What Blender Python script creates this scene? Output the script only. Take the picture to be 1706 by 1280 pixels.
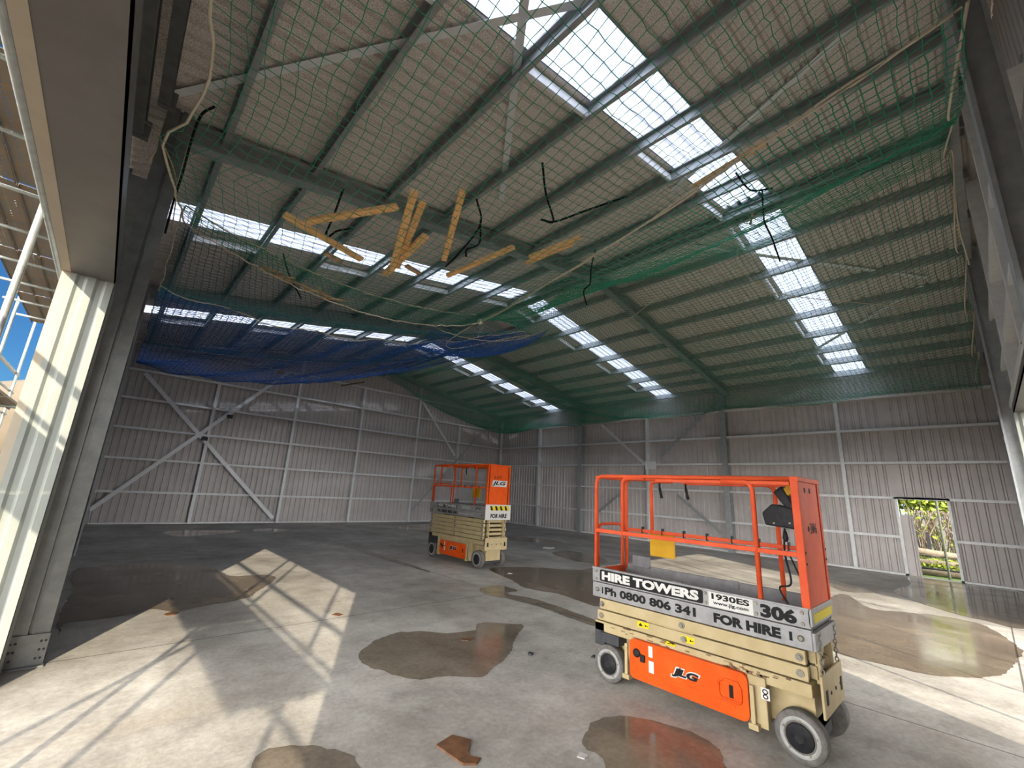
import bpy, bmesh, math, random
import numpy as np
from mathutils import Vector, Matrix
random.seed(7)
rng = np.random.default_rng(7)
S = bpy.context.scene
COL = S.collection
for o in list(bpy.data.objects):
    bpy.data.objects.remove(o)

# ---------------------------------------------------------------- camera, sky, sun, exposure
cam = bpy.data.cameras.new('camera')
cam.sensor_fit = 'HORIZONTAL'; cam.sensor_width = 36.0
cam.lens = 714.0 / 1706.0 * 36.0
cam.clip_start = 0.05; cam.clip_end = 500
co = bpy.data.objects.new('camera', cam); COL.objects.link(co)
Fv = Vector((0.6549, 0.7161, 0.2420)).normalized()
Rv = Vector((0.7281, -0.6834, 0.0525)); Rv = (Rv - Fv * Rv.dot(Fv)).normalized()
Uv = Rv.cross(Fv)
M = Matrix((Rv, Uv, -Fv)).transposed().to_4x4()
M.translation = (0, 0, 1.76)
co.matrix_world = M
S.camera = co

SUN_EL = math.radians(21.9)
SUN_DIR = Vector((0.462, 0.887, -math.tan(SUN_EL))).normalized()   # the way the light travels
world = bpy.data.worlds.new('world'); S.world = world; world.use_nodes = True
wn = world.node_tree.nodes; wl = world.node_tree.links
for n in list(wn): wn.remove(n)
sky = wn.new('ShaderNodeTexSky'); sky.sky_type = 'NISHITA'; sky.sun_disc = False
sky.sun_elevation = math.radians(32); sky.sun_rotation = math.atan2(-0.462, -0.887)
sky.air_density = 1.0; sky.dust_density = 0.6; sky.ozone_density = 2.5
def wnode(t, **kw):
    n = wn.new(t)
    for k, v in kw.items(): setattr(n, k, v)
    return n
SKY_STRENGTH = 0.012
wtc = wnode('ShaderNodeTexCoord')
wnz = wnode('ShaderNodeTexNoise'); wnz.inputs['Scale'].default_value = 2.2; wnz.inputs['Detail'].default_value = 7; wnz.inputs['Roughness'].default_value = .6
wl.new(wtc.outputs['Generated'], wnz.inputs['Vector'])
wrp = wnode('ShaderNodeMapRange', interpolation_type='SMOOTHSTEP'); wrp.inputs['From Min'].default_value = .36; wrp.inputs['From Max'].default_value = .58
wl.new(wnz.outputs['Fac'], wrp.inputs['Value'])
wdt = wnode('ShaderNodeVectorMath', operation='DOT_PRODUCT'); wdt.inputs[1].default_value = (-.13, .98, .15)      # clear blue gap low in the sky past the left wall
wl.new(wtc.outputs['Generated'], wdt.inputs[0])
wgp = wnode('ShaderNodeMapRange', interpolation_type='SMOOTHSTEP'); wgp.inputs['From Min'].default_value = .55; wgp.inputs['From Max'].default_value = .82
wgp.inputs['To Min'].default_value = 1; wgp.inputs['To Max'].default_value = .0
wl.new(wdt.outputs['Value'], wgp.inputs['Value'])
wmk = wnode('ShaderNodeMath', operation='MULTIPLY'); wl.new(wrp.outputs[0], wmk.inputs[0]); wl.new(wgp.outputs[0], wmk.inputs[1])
bg = wnode('ShaderNodeBackground'); bg.inputs['Strength'].default_value = SKY_STRENGTH; wtn = wnode('ShaderNodeMix', data_type='RGBA', blend_type='MULTIPLY'); wtn.inputs[0].default_value = 1.0; wtn.inputs[7].default_value = (.30, .66, 1.0, 1)
wl.new(sky.outputs[0], wtn.inputs[6]); wl.new(wtn.outputs[2], bg.inputs['Color'])
bgc = wnode('ShaderNodeBackground'); bgc.inputs['Color'].default_value = (1.0, .97, .93, 1)  # unseen white cloud, added as neutral fill light for the interior
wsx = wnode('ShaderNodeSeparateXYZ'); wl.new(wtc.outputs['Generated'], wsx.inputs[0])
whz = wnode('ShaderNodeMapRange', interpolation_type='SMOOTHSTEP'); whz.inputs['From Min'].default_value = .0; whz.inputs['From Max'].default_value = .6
whz.inputs['To Min'].default_value = 2.3; whz.inputs['To Max'].default_value = 1.05      # added cloud made brighter towards the horizon, to send light deeper inside
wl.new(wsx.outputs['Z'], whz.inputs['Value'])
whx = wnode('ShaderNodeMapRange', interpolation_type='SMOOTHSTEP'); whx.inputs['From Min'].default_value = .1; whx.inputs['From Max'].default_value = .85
whx.inputs['To Min'].default_value = 1.0; whx.inputs['To Max'].default_value = .22      # added cloud dimmed beyond the right wall, to tone down its puddle reflection
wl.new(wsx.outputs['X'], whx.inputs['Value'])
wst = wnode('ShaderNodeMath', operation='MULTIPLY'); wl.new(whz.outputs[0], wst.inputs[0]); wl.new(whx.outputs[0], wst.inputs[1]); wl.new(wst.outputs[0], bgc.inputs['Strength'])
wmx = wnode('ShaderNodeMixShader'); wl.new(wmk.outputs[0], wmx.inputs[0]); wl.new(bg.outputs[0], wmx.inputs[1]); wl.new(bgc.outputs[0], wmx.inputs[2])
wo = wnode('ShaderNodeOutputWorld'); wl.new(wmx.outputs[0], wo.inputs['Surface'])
sl = bpy.data.lights.new('sun', 'SUN'); sl.energy = 1.02; sl.angle = math.radians(0.4); sl.color = (1.0, 0.87, 0.67)
so = bpy.data.objects.new('sun', sl); COL.objects.link(so)
so.rotation_euler = SUN_DIR.to_track_quat('-Z', 'Y').to_euler(); so.location = (-20, -40, 30)
S.view_settings.view_transform = 'Standard'; S.view_settings.look = 'None'
S.view_settings.gamma = 1.0; S.view_settings.use_curve_mapping = False
S.view_settings.exposure = 3.08
try:
    S.cycles.max_bounces = 10; S.cycles.diffuse_bounces = 6; S.cycles.transparent_max_bounces = 24
    S.cycles.use_denoising = True; S.cycles.sample_clamp_indirect = 6.0
except Exception: pass

# ---------------------------------------------------------------- helpers
def V(*a): return Vector(a)
class MB:
    def __init__(s): s.v = []; s.f = []; s.sm = []
    def add(s, vs, fs, smooth=False):
        b = len(s.v); s.v += [tuple(v) for v in vs]
        for f in fs: s.f.append([b + i for i in f]); s.sm.append(smooth)
    def box(s, lo, hi):
        x0, y0, z0 = lo; x1, y1, z1 = hi
        s.add([(x0,y0,z0),(x1,y0,z0),(x1,y1,z0),(x0,y1,z0),(x0,y0,z1),(x1,y0,z1),(x1,y1,z1),(x0,y1,z1)],
              [(3,2,1,0),(4,5,6,7),(0,1,5,4),(1,2,6,5),(2,3,7,6),(3,0,4,7)])
    def prism(s, prof, p0, p1, a, b, caps=True):
        # profile points (u,v) on axes a,b swept from p0 to p1
        p0 = Vector(p0); p1 = Vector(p1); a = Vector(a); b = Vector(b); n = len(prof)
        vs = [p0 + a*u + b*v for u, v in prof] + [p1 + a*u + b*v for u, v in prof]
        fs = [(i, (i+1) % n, n + (i+1) % n, n + i) for i in range(n)]
        if caps: fs += [tuple(range(n-1, -1, -1)), tuple(range(n, 2*n))]
        s.add(vs, fs)
    def bar(s, p0, p1, w, h, up=(0,0,1)):
        p0 = Vector(p0); p1 = Vector(p1); d = (p1-p0).normalized(); up = Vector(up)
        a = d.cross(up)
        if a.length < 1e-4: a = d.cross(Vector((1,0,0)))
        a.normalize(); b = a.cross(d)
        s.prism([(-w/2,-h/2),(w/2,-h/2),(w/2,h/2),(-w/2,h/2)], p0, p1, a, b)
    def tube(s, pts, r, n=8, closed=False, caps=True):
        pts = [Vector(p) for p in pts]; m = len(pts); rings = []; prev = None
        for i, p in enumerate(pts):
            if closed: d = pts[(i+1) % m] - pts[i-1]
            else: d = pts[min(i+1, m-1)] - pts[max(i-1, 0)]
            if d.length < 1e-7: d = Vector((0,0,1))
            d.normalize()
            if prev is None:
                a = d.cross(Vector((0,0,1)))
                if a.length < .05: a = d.cross(Vector((1,0,0)))
            else:
                a = prev - d*prev.dot(d)
                if a.length < 1e-4: a = d.cross(Vector((.3,.5,.8)))
            a.normalize(); prev = a; b = d.cross(a)
            rr = r[i] if isinstance(r, (list, tuple)) else r
            rings += [p + (a*math.cos(2*math.pi*k/n) + b*math.sin(2*math.pi*k/n))*rr for k in range(n)]
        fs = []
        for i in range(m if closed else m-1):
            j = (i+1) % m
            for k in range(n): fs.append((i*n+k, i*n+(k+1)%n, j*n+(k+1)%n, j*n+k))
        s.add(rings, fs, True)
        if caps and not closed:
            b0 = len(s.v) - len(rings)
            s.f.append([b0 + k for k in range(n-1,-1,-1)]); s.sm.append(False)
            s.f.append([b0 + (m-1)*n + k for k in range(n)]); s.sm.append(False)
    def lathe(s, prof, c, axis, n=32):
        # profile (radius, along); axis unit vector
        c = Vector(c); ax = Vector(axis); a = ax.cross(Vector((0,0,1)))
        if a.length < .05: a = ax.cross(Vector((1,0,0)))
        a.normalize(); b = ax.cross(a); m = len(prof)
        vs = []
        for r, h in prof:
            vs += [c + ax*h + (a*math.cos(2*math.pi*k/n) + b*math.sin(2*math.pi*k/n))*r for k in range(n)]
        fs = [(i*n+k, i*n+(k+1)%n, (i+1)*n+(k+1)%n, (i+1)*n+k) for i in range(m-1) for k in range(n)]
        s.add(vs, fs, True)
        b0 = len(s.v) - len(vs)
        s.f.append([b0+k for k in range(n-1,-1,-1)]); s.sm.append(False)
        s.f.append([b0+(m-1)*n+k for k in range(n)]); s.sm.append(False)
    def csec(s, p0, p1, web, fl, D, B, lip=.022, t=.004):
        s.prism([(0,0),(B,0),(B,lip),(B-t,lip),(B-t,t),(t,t),(t,D-t),(B-t,D-t),(B-t,D-lip),(B,D-lip),(B,D),(0,D)], p0, p1, Vector(fl).normalized(), Vector(web).normalized())
    def build(s, name, mat, parent=None, bevel=0, origin=None):
        me = bpy.data.meshes.new(name)
        vs = s.v
        if origin is not None:
            vs = [(a-origin[0], b-origin[1], c-origin[2]) for a, b, c in vs]
        me.from_pydata(vs, [], s.f)
        me.polygons.foreach_set('use_smooth', s.sm)
        if isinstance(mat, (list, tuple)):
            for m in mat: me.materials.append(m)
        else: me.materials.append(mat)
        bm = bmesh.new(); bm.from_mesh(me); bmesh.ops.recalc_face_normals(bm, faces=bm.faces[:]); bm.to_mesh(me); bm.free()
        o = bpy.data.objects.new(name, me); COL.objects.link(o)
        if parent is not None: o.parent = parent
        elif origin is not None: o.location = origin
        if bevel:
            md = o.modifiers.new('bevel', 'BEVEL'); md.width = bevel; md.segments = 2; md.limit_method = 'ANGLE'; md.angle_limit = math.radians(40)
        return o
def tag(o, label, cat, group=None, kind=None):
    o['label'] = label; o['category'] = cat
    if group: o['group'] = group
    if kind: o['kind'] = kind
    return o
def struct(o): o['kind'] = 'structure'; return o
def empty(name, loc, rz=0):
    o = bpy.data.objects.new(name, None); COL.objects.link(o); o.location = loc; o.rotation_euler = (0,0,rz); o.empty_display_size = .2
    return o
ORD = ['first','second','third','fourth','fifth','sixth','seventh','eighth','ninth','tenth','eleventh','twelfth','thirteenth','fourteenth']
def spline(pts, n=8):
    pts = [Vector(p) for p in pts]; out = []
    P = [pts[0]*2-pts[1]] + pts + [pts[-1]*2-pts[-2]]
    for i in range(1, len(P)-2):
        a,b,c,d = P[i-1:i+3]
        for k in range(n):
            t = k/n
            out.append(.5*((2*b)+(c-a)*t+(2*a-5*b+4*c-d)*t*t+(3*b-a-3*c+d)*t*t*t))
    out.append(pts[-1]); return out

# ---------------------------------------------------------------- materials
def mat(name, c1, c2=None, scale=6, rough=.6, metal=0, bump=0, bscale=None, detail=6, rough2=None, ramp=(.35,.65), spec=.5):
    m = bpy.data.materials.new(name); m.use_nodes = True
    nt = m.node_tree; b = nt.nodes['Principled BSDF']
    b.inputs['Roughness'].default_value = rough; b.inputs['Metallic'].default_value = metal
    try: b.inputs['Specular IOR Level'].default_value = spec
    except Exception: pass
    b.inputs['Base Color'].default_value = (*c1, 1)
    if c2 is not None:
        tc = nt.nodes.new('ShaderNodeTexCoord'); nz = nt.nodes.new('ShaderNodeTexNoise')
        nz.inputs['Scale'].default_value = scale; nz.inputs['Detail'].default_value = detail; nz.inputs['Roughness'].default_value = .65
        cr = nt.nodes.new('ShaderNodeValToRGB')
        cr.color_ramp.elements[0].position = ramp[0]; cr.color_ramp.elements[1].position = ramp[1]
        cr.color_ramp.elements[0].color = (*c1, 1); cr.color_ramp.elements[1].color = (*c2, 1)
        nt.links.new(tc.outputs['Object'], nz.inputs['Vector']); nt.links.new(nz.outputs['Fac'], cr.inputs['Fac'])
        nt.links.new(cr.outputs['Color'], b.inputs['Base Color'])
        if rough2 is not None:
            mr = nt.nodes.new('ShaderNodeMapRange'); mr.inputs['To Min'].default_value = rough; mr.inputs['To Max'].default_value = rough2
            nt.links.new(nz.outputs['Fac'], mr.inputs['Value']); nt.links.new(mr.outputs[0], b.inputs['Roughness'])
        if bump:
            bp = nt.nodes.new('ShaderNodeBump'); bp.inputs['Strength'].default_value = bump; bp.inputs['Distance'].default_value = .01
            src = nz
            if bscale:
                src = nt.nodes.new('ShaderNodeTexNoise'); src.inputs['Scale'].default_value = bscale
                nt.links.new(tc.outputs['Object'], src.inputs['Vector'])
            nt.links.new(src.outputs['Fac'], bp.inputs['Height']); nt.links.new(bp.outputs[0], b.inputs['Normal'])
    return m
def math_node(nt, op, a, b=None):
    n = nt.nodes.new('ShaderNodeMath'); n.operation = op
    for i, v in enumerate((a, b)):
        if v is None: continue
        if isinstance(v, (int, float)): n.inputs[i].default_value = v
        else: nt.links.new(v, n.inputs[i])
    return n.outputs[0]

def concrete(name, wet=0.0):
    m = bpy.data.materials.new(name); m.use_nodes = True; nt = m.node_tree; b = nt.nodes['Principled BSDF']; L = nt.links
    geo = nt.nodes.new('ShaderNodeNewGeometry')
    def noise(sc, det=8, ro=.6, mp=None):
        n = nt.nodes.new('ShaderNodeTexNoise'); n.inputs['Scale'].default_value = sc; n.inputs['Detail'].default_value = det; n.inputs['Roughness'].default_value = ro
        src = geo.outputs['Position']
        if mp:
            k = nt.nodes.new('ShaderNodeMapping'); k.inputs['Scale'].default_value = mp; k.inputs['Rotation'].default_value = (0,0,.5); L.new(src, k.inputs['Vector']); src = k.outputs[0]
        L.new(src, n.inputs['Vector']); return n.outputs['Fac']
    def ramp(fac, stops):
        r = nt.nodes.new('ShaderNodeValToRGB'); els = r.color_ramp.elements
        while len(els) < len(stops): els.new(.5)
        for e, (p, c) in zip(els, stops): e.position = p; e.color = (*c, 1)
        L.new(fac, r.inputs['Fac']); return r.outputs['Color']
    def mix(a, bb, fac, mode='MIX'):
        x = nt.nodes.new('ShaderNodeMix'); x.data_type = 'RGBA'; x.blend_type = mode
        for sock, val in ((x.inputs[0], fac), (x.inputs[6], a), (x.inputs[7], bb)):
            if isinstance(val, (int, float)): sock.default_value = val
            elif isinstance(val, tuple): sock.default_value = (*val, 1)
            else: L.new(val, sock)
        return x.outputs[2]
    base = ramp(noise(.55, 9, .62), [(.3, (.26,.245,.225)), (.5, (.405,.39,.365)), (.68, (.56,.545,.515))])
    streak = ramp(noise(1.3, 6, .6, (1, .18, 1)), [(.35, (.80,.78,.75)), (.65, (1.08,1.08,1.07))])
    c = mix(base, streak, .8, 'MULTIPLY')
    fine = ramp(noise(22, 6, .7), [(.3, (.70,.69,.67)), (.7, (1.16,1.16,1.16))])
    c = mix(c, fine, .75, 'MULTIPLY')
    blotch = ramp(noise(3.2, 7, .65), [(.32, (.74,.73,.71)), (.5, (1,1,1)), (.68, (1.16,1.16,1.15))])
    c = mix(c, blotch, .8, 'MULTIPLY')
    speck = ramp(noise(70, 3, .6), [(.26, (.35,.3,.26)), (.33, (1,1,1))])
    c = mix(c, speck, .6, 'MULTIPLY')
    stain = ramp(noise(.9, 7, .6, (.6, 1, 1)), [(.55, (0,0,0)), (.72, (1,1,1))])
    sf = nt.nodes.new('ShaderNodeRGBToBW'); L.new(stain, sf.inputs[0])
    c = mix(c, (.33,.235,.15), math_node(nt, 'MULTIPLY', sf.outputs[0], .28))
    # saw-cut control joints
    sx = nt.nodes.new('ShaderNodeSeparateXYZ'); L.new(geo.outputs['Position'], sx.inputs[0])
    j = None
    for ch, vals in (('X', (5.54, 11.4)), ('Y', (6.12, 13.1, .0))):
        for v in vals:
            d = math_node(nt, 'ABSOLUTE', math_node(nt, 'SUBTRACT', sx.outputs[ch], v))
            k = math_node(nt, 'LESS_THAN', d, .009)
            j = k if j is None else math_node(nt, 'MAXIMUM', j, k)
    c = mix(c, (.05,.045,.04), math_node(nt, 'MULTIPLY', j, .8))
    if wet: c = mix(c, (.36,.285,.205), wet, 'MULTIPLY')
    L.new(c, b.inputs['Base Color'])
    if wet:
        rr = ramp(noise(1.1, 4, .5), [(.35, (.05,.05,.05)), (.6, (.22,.22,.22))])
        b.inputs['Specular IOR Level'].default_value = .32
    else:
        b.inputs['Specular IOR Level'].default_value = .22
        rr = ramp(noise(1.5, 6, .6), [(.3, (.42,.42,.42)), (.7, (.62,.62,.62))])
    L.new(rr, b.inputs['Roughness'])
    bp = nt.nodes.new('ShaderNodeBump'); bp.inputs['Strength'].default_value = .04 if wet else .15; bp.inputs['Distance'].default_value = .01
    L.new(noise(35, 4, .6), bp.inputs['Height']); L.new(bp.outputs[0], b.inputs['Normal'])
    return m

M_conc = concrete('concrete_floor'); M_wet = concrete('wet_concrete', .92); M_damp = concrete('damp_concrete', .8)
M_galv = mat('galvanised_steel', (.70,.715,.72), (.82,.83,.83), 9, .42, .15, .02, 60)
M_galvd = mat('galvanised_dark', (.34,.36,.365), (.45,.465,.47), 7, .45, .4)
M_galvc = mat('galvanised_darkest', (.17,.175,.172), (.24,.245,.24), 6, .42, .4)  # darkest of the galvanised tones, used round the left doorway
M_strap = mat('zinc_strap', (.76,.78,.80), (.86,.87,.88), 5, .4, .1)
M_clad = mat('wall_cladding_inside', (.50,.462,.452), (.60,.557,.54), 1.4, .40, .05)
M_cladx = mat('painted_cladding', (.23,.25,.23), (.27,.29,.27), 2, .38, 0)
M_flash = mat('folded_flashing', (.105,.098,.094), (.13,.122,.118), 3, .45, .05)
M_cream = mat('cream_trim', (.36,.31,.24), (.40,.35,.27), 3, .5)
M_fleece = mat('roof_fleece', (.46,.41,.385), (.96,.885,.83), 85, .9, 0, .2, 120, 3, None, (.36,.64))
M_tube = mat('scaffold_galvanised', (.26,.28,.27), (.34,.36,.345), 12, .4, .4)
M_rope = mat('cream_rope', (.62,.54,.40), (.74,.67,.53), 120, .8, 0, .3)
M_rope2 = mat('tan_cord', (.42,.30,.18), (.55,.42,.28), 90, .85)
M_green = mat('green_net_cord', (.015,.27,.15), (.025,.36,.20), 30, .6)
M_teal = mat('teal_net_cord', (.012,.145,.12), (.016,.18,.16), 30, .6)
M_blue = mat('blue_net_cord', (.008,.085,.36), (.012,.12,.45), 30, .6)
M_timber = mat('timber', (.72,.40,.14), (.86,.53,.24), 14, .65, 0, .1)
M_twig = mat('debris_wood', (.32,.19,.10), (.52,.33,.19), 20, .8)
M_black = mat('black_plastic', (.014,.014,.016), (.022,.022,.024), 20, .5, spec=0.12)
M_blackr = mat('black_strap', (.008,.008,.008), None, rough=.6, spec=0.1)
M_orange = mat('orange_paint', (.54,.062,.006), (.62,.085,.010), 7, .38, 0, .02, spec=0.12)
M_orangef = mat('faded_orange_paint', (.50,.062,.02), (.58,.09,.032), 5, .5, spec=0.12)
M_creampaint = mat('cream_paint', (.34,.27,.145), (.40,.325,.19), 6, .45, 0, .02, spec=0.15)
M_silver = mat('silver_board', (.19,.19,.195), (.26,.26,.265), 8, .42, .25, spec=0.3)
M_greyb = mat('grey_board', (.20,.20,.20), (.27,.265,.26), 8, .5, .2)
M_deckin = mat('deck_grey', (.12,.117,.123), (.17,.167,.175), 9, .55, .1, spec=0.25)
M_white = mat('white_vinyl', (.46,.455,.44), (.52,.515,.50), 12, .5, spec=0.25)
M_ink = mat('black_vinyl', (.016,.016,.017), None, rough=.45, spec=0.05)
M_tyre = mat('grey_rubber', (.085,.08,.075), (.14,.133,.125), 18, .8, 0, .1, spec=0.15)
M_rim = mat('wheel_rim_grey', (.24,.24,.235), (.31,.31,.30), 15, .5, .1, spec=0.2)
M_yellow = mat('yellow_plastic', (.45,.24,.008), (.52,.29,.015), 6, .45, spec=0.15)
M_ylabel = mat('yellow_decal', (.55,.44,.008), None, rough=.5, spec=0.15)
M_rust = mat('chipped_rust', (.10,.055,.028), (.22,.15,.08), 40, .8)
M_dark = mat('dark_steel', (.035,.037,.042), (.06,.062,.068), 10, .5, .3, spec=0.2)
M_bolt = mat('bolt_zinc', (.14,.13,.11), (.24,.22,.18), 30, .45, .4, spec=0.3)
M_leaf = mat('rust_brown_sheet', (.09,.04,.017), (.17,.08,.036), 12, .6, 0, .2)
M_grass = mat('grass', (0.030,0.072,0.007), (0.090,0.162,0.021), 9, .9, 0, .4)
M_gravel = mat('gravel_ground', (0.054,0.045,0.033), (0.090,0.075,0.060), 9, .9)
M_path = mat('pink_gravel', (0.150,0.108,0.090), (0.192,0.144,0.123), 14, .9)
M_foliage = mat('foliage', (.07,.13,.010), (.30,.36,.03), 7, .7)
M_stem = mat('dry_stems', (0.120,0.090,0.060), (0.186,0.147,0.108), 18, .8)
M_log = mat('pale_log', (0.132,0.105,0.075), (0.204,0.171,0.126), 9, .8)
M_hill = mat('dry_hill', (0.090,0.069,0.045), (0.120,0.096,0.066), .2, .9)

def plank_mat():
    m = bpy.data.materials.new('perforated_plank'); m.use_nodes = True; nt = m.node_tree; b = nt.nodes['Principled BSDF']; L = nt.links
    tc = nt.nodes.new('ShaderNodeTexCoord'); s = nt.nodes.new('ShaderNodeSeparateXYZ'); L.new(tc.outputs['Object'], s.inputs[0])
    nz = nt.nodes.new('ShaderNodeTexNoise'); nz.inputs['Scale'].default_value = 5; L.new(tc.outputs['Object'], nz.inputs['Vector'])
    r = nt.nodes.new('ShaderNodeValToRGB'); r.color_ramp.elements[0].position = .4; r.color_ramp.elements[1].position = .62
    r.color_ramp.elements[0].color = (.15,.125,.10,1); r.color_ramp.elements[1].color = (.19,.125,.07,1)
    L.new(nz.outputs['Fac'], r.inputs['Fac']); L.new(r.outputs[0], b.inputs['Base Color']); b.inputs['Roughness'].default_value = .7
    fx = math_node(nt, 'ABSOLUTE', math_node(nt, 'SUBTRACT', math_node(nt, 'FRACT', math_node(nt, 'DIVIDE', s.outputs['X'], .075)), .5))
    fy = math_node(nt, 'ABSOLUTE', math_node(nt, 'SUBTRACT', math_node(nt, 'FRACT', math_node(nt, 'DIVIDE', s.outputs['Y'], .075)), .5))
    d = math_node(nt, 'SQRT', math_node(nt, 'ADD', math_node(nt, 'MULTIPLY', fx, fx), math_node(nt, 'MULTIPLY', fy, fy)))
    h = math_node(nt, 'LESS_THAN', d, .13)
    t = nt.nodes.new('ShaderNodeBsdfTransparent'); mx = nt.nodes.new('ShaderNodeMixShader')
    L.new(h, mx.inputs[0]); L.new(b.outputs[0], mx.inputs[1]); L.new(t.outputs[0], mx.inputs[2])
    L.new(mx.outputs[0], nt.nodes['Material Output'].inputs['Surface']); return m
M_plank = plank_mat()
def skylight_mat():
    m = bpy.data.materials.new('translucent_fibreglass'); m.use_nodes = True; nt = m.node_tree; L = nt.links
    nt.nodes.remove(nt.nodes['Principled BSDF'])
    tr = nt.nodes.new('ShaderNodeBsdfTranslucent'); tr.inputs['Color'].default_value = (.48,.54,.67,1)
    tp = nt.nodes.new('ShaderNodeBsdfTransparent'); tp.inputs['Color'].default_value = (.22,.28,.40,1)
    gl = nt.nodes.new('ShaderNodeBsdfGlossy'); gl.inputs['Roughness'].default_value = .25
    m1 = nt.nodes.new('ShaderNodeMixShader'); m1.inputs[0].default_value = .35
    m2 = nt.nodes.new('ShaderNodeMixShader'); m2.inputs[0].default_value = .05
    L.new(tr.outputs[0], m1.inputs[1]); L.new(tp.outputs[0], m1.inputs[2]); L.new(m1.outputs[0], m2.inputs[1]); L.new(gl.outputs[0], m2.inputs[2])
    L.new(m2.outputs[0], nt.nodes['Material Output'].inputs['Surface']); return m
M_sky = skylight_mat()

# ---------------------------------------------------------------- setting: slab, roof, walls
XN, XF, YB, YF = -.62, 17.63, 20.0, -.85     # cladding planes: left doorway wall, right wall, back wall, front wall
RX, RZ, T = 8.71, 7.59, .1763                # ridge position, purlin underside at ridge, roof pitch
def zp(x): return RZ - T*abs(x-RX)
def grid_plane(x0, x1, y0, y1, z):
    m = MB(); m.box((x0,y0,z-.12), (x1,y1,z)); return m
struct(grid_plane(-.72, 17.75, -.98, 20.12, 0).build('floor', M_conc))
g = MB(); g.add([(-160,-160,-.13),(200,-160,-.13),(200,200,-.13),(-160,200,-.13)], [(0,1,2,3)])
struct(g.build('ground', M_gravel))
g = MB(); g.box((17.9,-8,-.2), (34,14,-.10)); struct(g.build('ground_lawn', M_grass))

RIB, RW, RT, RH = .2, .075, .035, .046
def rib_profile(a0, a1, h):
    # trapezoid profile: list of (along, height) with ribs on a fixed module
    pts = [(a0, 0)]; k = math.ceil((a0 + .001)/RIB)
    while k*RIB + RW/2 < a1:
        c = k*RIB
        if c - RW/2 > a0: pts += [(c-RW/2, 0), (c-RT/2, h), (c+RT/2, h), (c+RW/2, 0)]
        k += 1
    pts.append((a1, 0)); return pts
def roof_sheet(mb, y0, y1, slope, xa, xb):
    prof = rib_profile(y0, y1, RH); vs = []
    for x in (xa, xb):
        for y, h in prof: vs.append((x, y, zp(x) + .205 + h))
    n = len(prof); mb.add(vs, [(i, i+1, n+i+1, n+i) for i in range(n-1)])
SK = [(2.05, 2.87), (8.72, 9.46), (15.22, 15.95)]
for nm, xa, xb in (('ceiling_near', XN-.15, RX), ('ceiling_far', RX, XF+.15)):
    mb = MB(); y = YF-.1
    for a, b in SK + [(YB+.1, None)]:
        roof_sheet(mb, y, a, 0, xa, xb); y = b
    struct(mb.build(nm, M_fleece))
places = ['nearest the front wall', 'middle of the three', 'farthest back']
for i, (a, b) in enumerate(SK):
    for sl_, xa, xb in (('left', XN-.15, RX-.1), ('right', RX+.1, XF+.15)):
        mb = MB(); roof_sheet(mb, a-.02, b+.02, 0, xa, xb)
        for v in range(len(mb.v)): mb.v[v] = (mb.v[v][0], mb.v[v][1], mb.v[v][2]-.004)
        tag(mb.build('skylight_sheet', M_sky), 'translucent white skylight strip on the %s roof slope, %s' % (sl_, places[i]), 'skylight', 'skylight strips in the roof')
mb = MB(); mb.prism([(-.35,-.0617+.0),(0,0),(.35,-.0617),(.35,-.07),(0,-.008),(-.35,-.07)], (RX,YF-.1,RZ+.262), (RX,YB+.1,RZ+.262), (1,0,0), (0,0,1))
struct(mb.build('trim_1', M_flash))

def wall_sheet(mb, plane, pos, out, a0, a1, z0, z1, topf=None):
    prof = rib_profile(a0, a1, .028); vs = []; n = len(prof)
    for top in (0, 1):
        for a, h in prof:
            z = (z1 if topf is None else topf(a)) if top else z0
            vs.append((pos + out*h, a, z) if plane == 'x' else (a, pos + out*h, z))
    mb.add(vs, [(i, i+1, n+i+1, n+i) for i in range(n-1)])
rf = lambda x: zp(x) + .2
DY0, DY1, DZ = .74, 1.80, 2.14               # doorway in the right wall
mb = MB(); wall_sheet(mb, 'y', YB, 1, XN, RX, .0, 0, rf); wall_sheet(mb, 'y', YB, 1, RX, XF, .0, 0, rf); struct(mb.build('wall_back', M_clad))
mb = MB(); wall_sheet(mb, 'x', XF, 1, YF, DY0, .0, rf(XF)); wall_sheet(mb, 'x', XF, 1, DY1, YB, .0, rf(XF)); wall_sheet(mb, 'x', XF, 1, DY0, DY1, DZ, rf(XF)); struct(mb.build('wall_right', M_clad))
OP0, OP1, OPZ = -.5, 5.62, 3.55              # big opening in the left wall (along y)
FPZ = 3.58; FO0, FO1 = 5.3, 11.6                         # big opening in the front wall (along x)
mb = MB(); wall_sheet(mb, 'x', XN, -1, YF, OP0, 0, rf(XN)); wall_sheet(mb, 'x', XN, -1, OP1, YB, 0, rf(XN)); wall_sheet(mb, 'x', XN, -1, OP0, OP1, OPZ, rf(XN)); struct(mb.build('wall_left', M_cladx))
mb = MB(); wall_sheet(mb, 'y', YF, -1, XN, FO0, 0, 0, rf); wall_sheet(mb, 'y', YF, -1, FO1, XF, 0, 0, rf); wall_sheet(mb, 'y', YF, -1, FO0, RX, FPZ, 0, rf); wall_sheet(mb, 'y', YF, -1, RX, FO1, FPZ, 0, rf); struct(mb.build('wall_front', M_clad))
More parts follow.
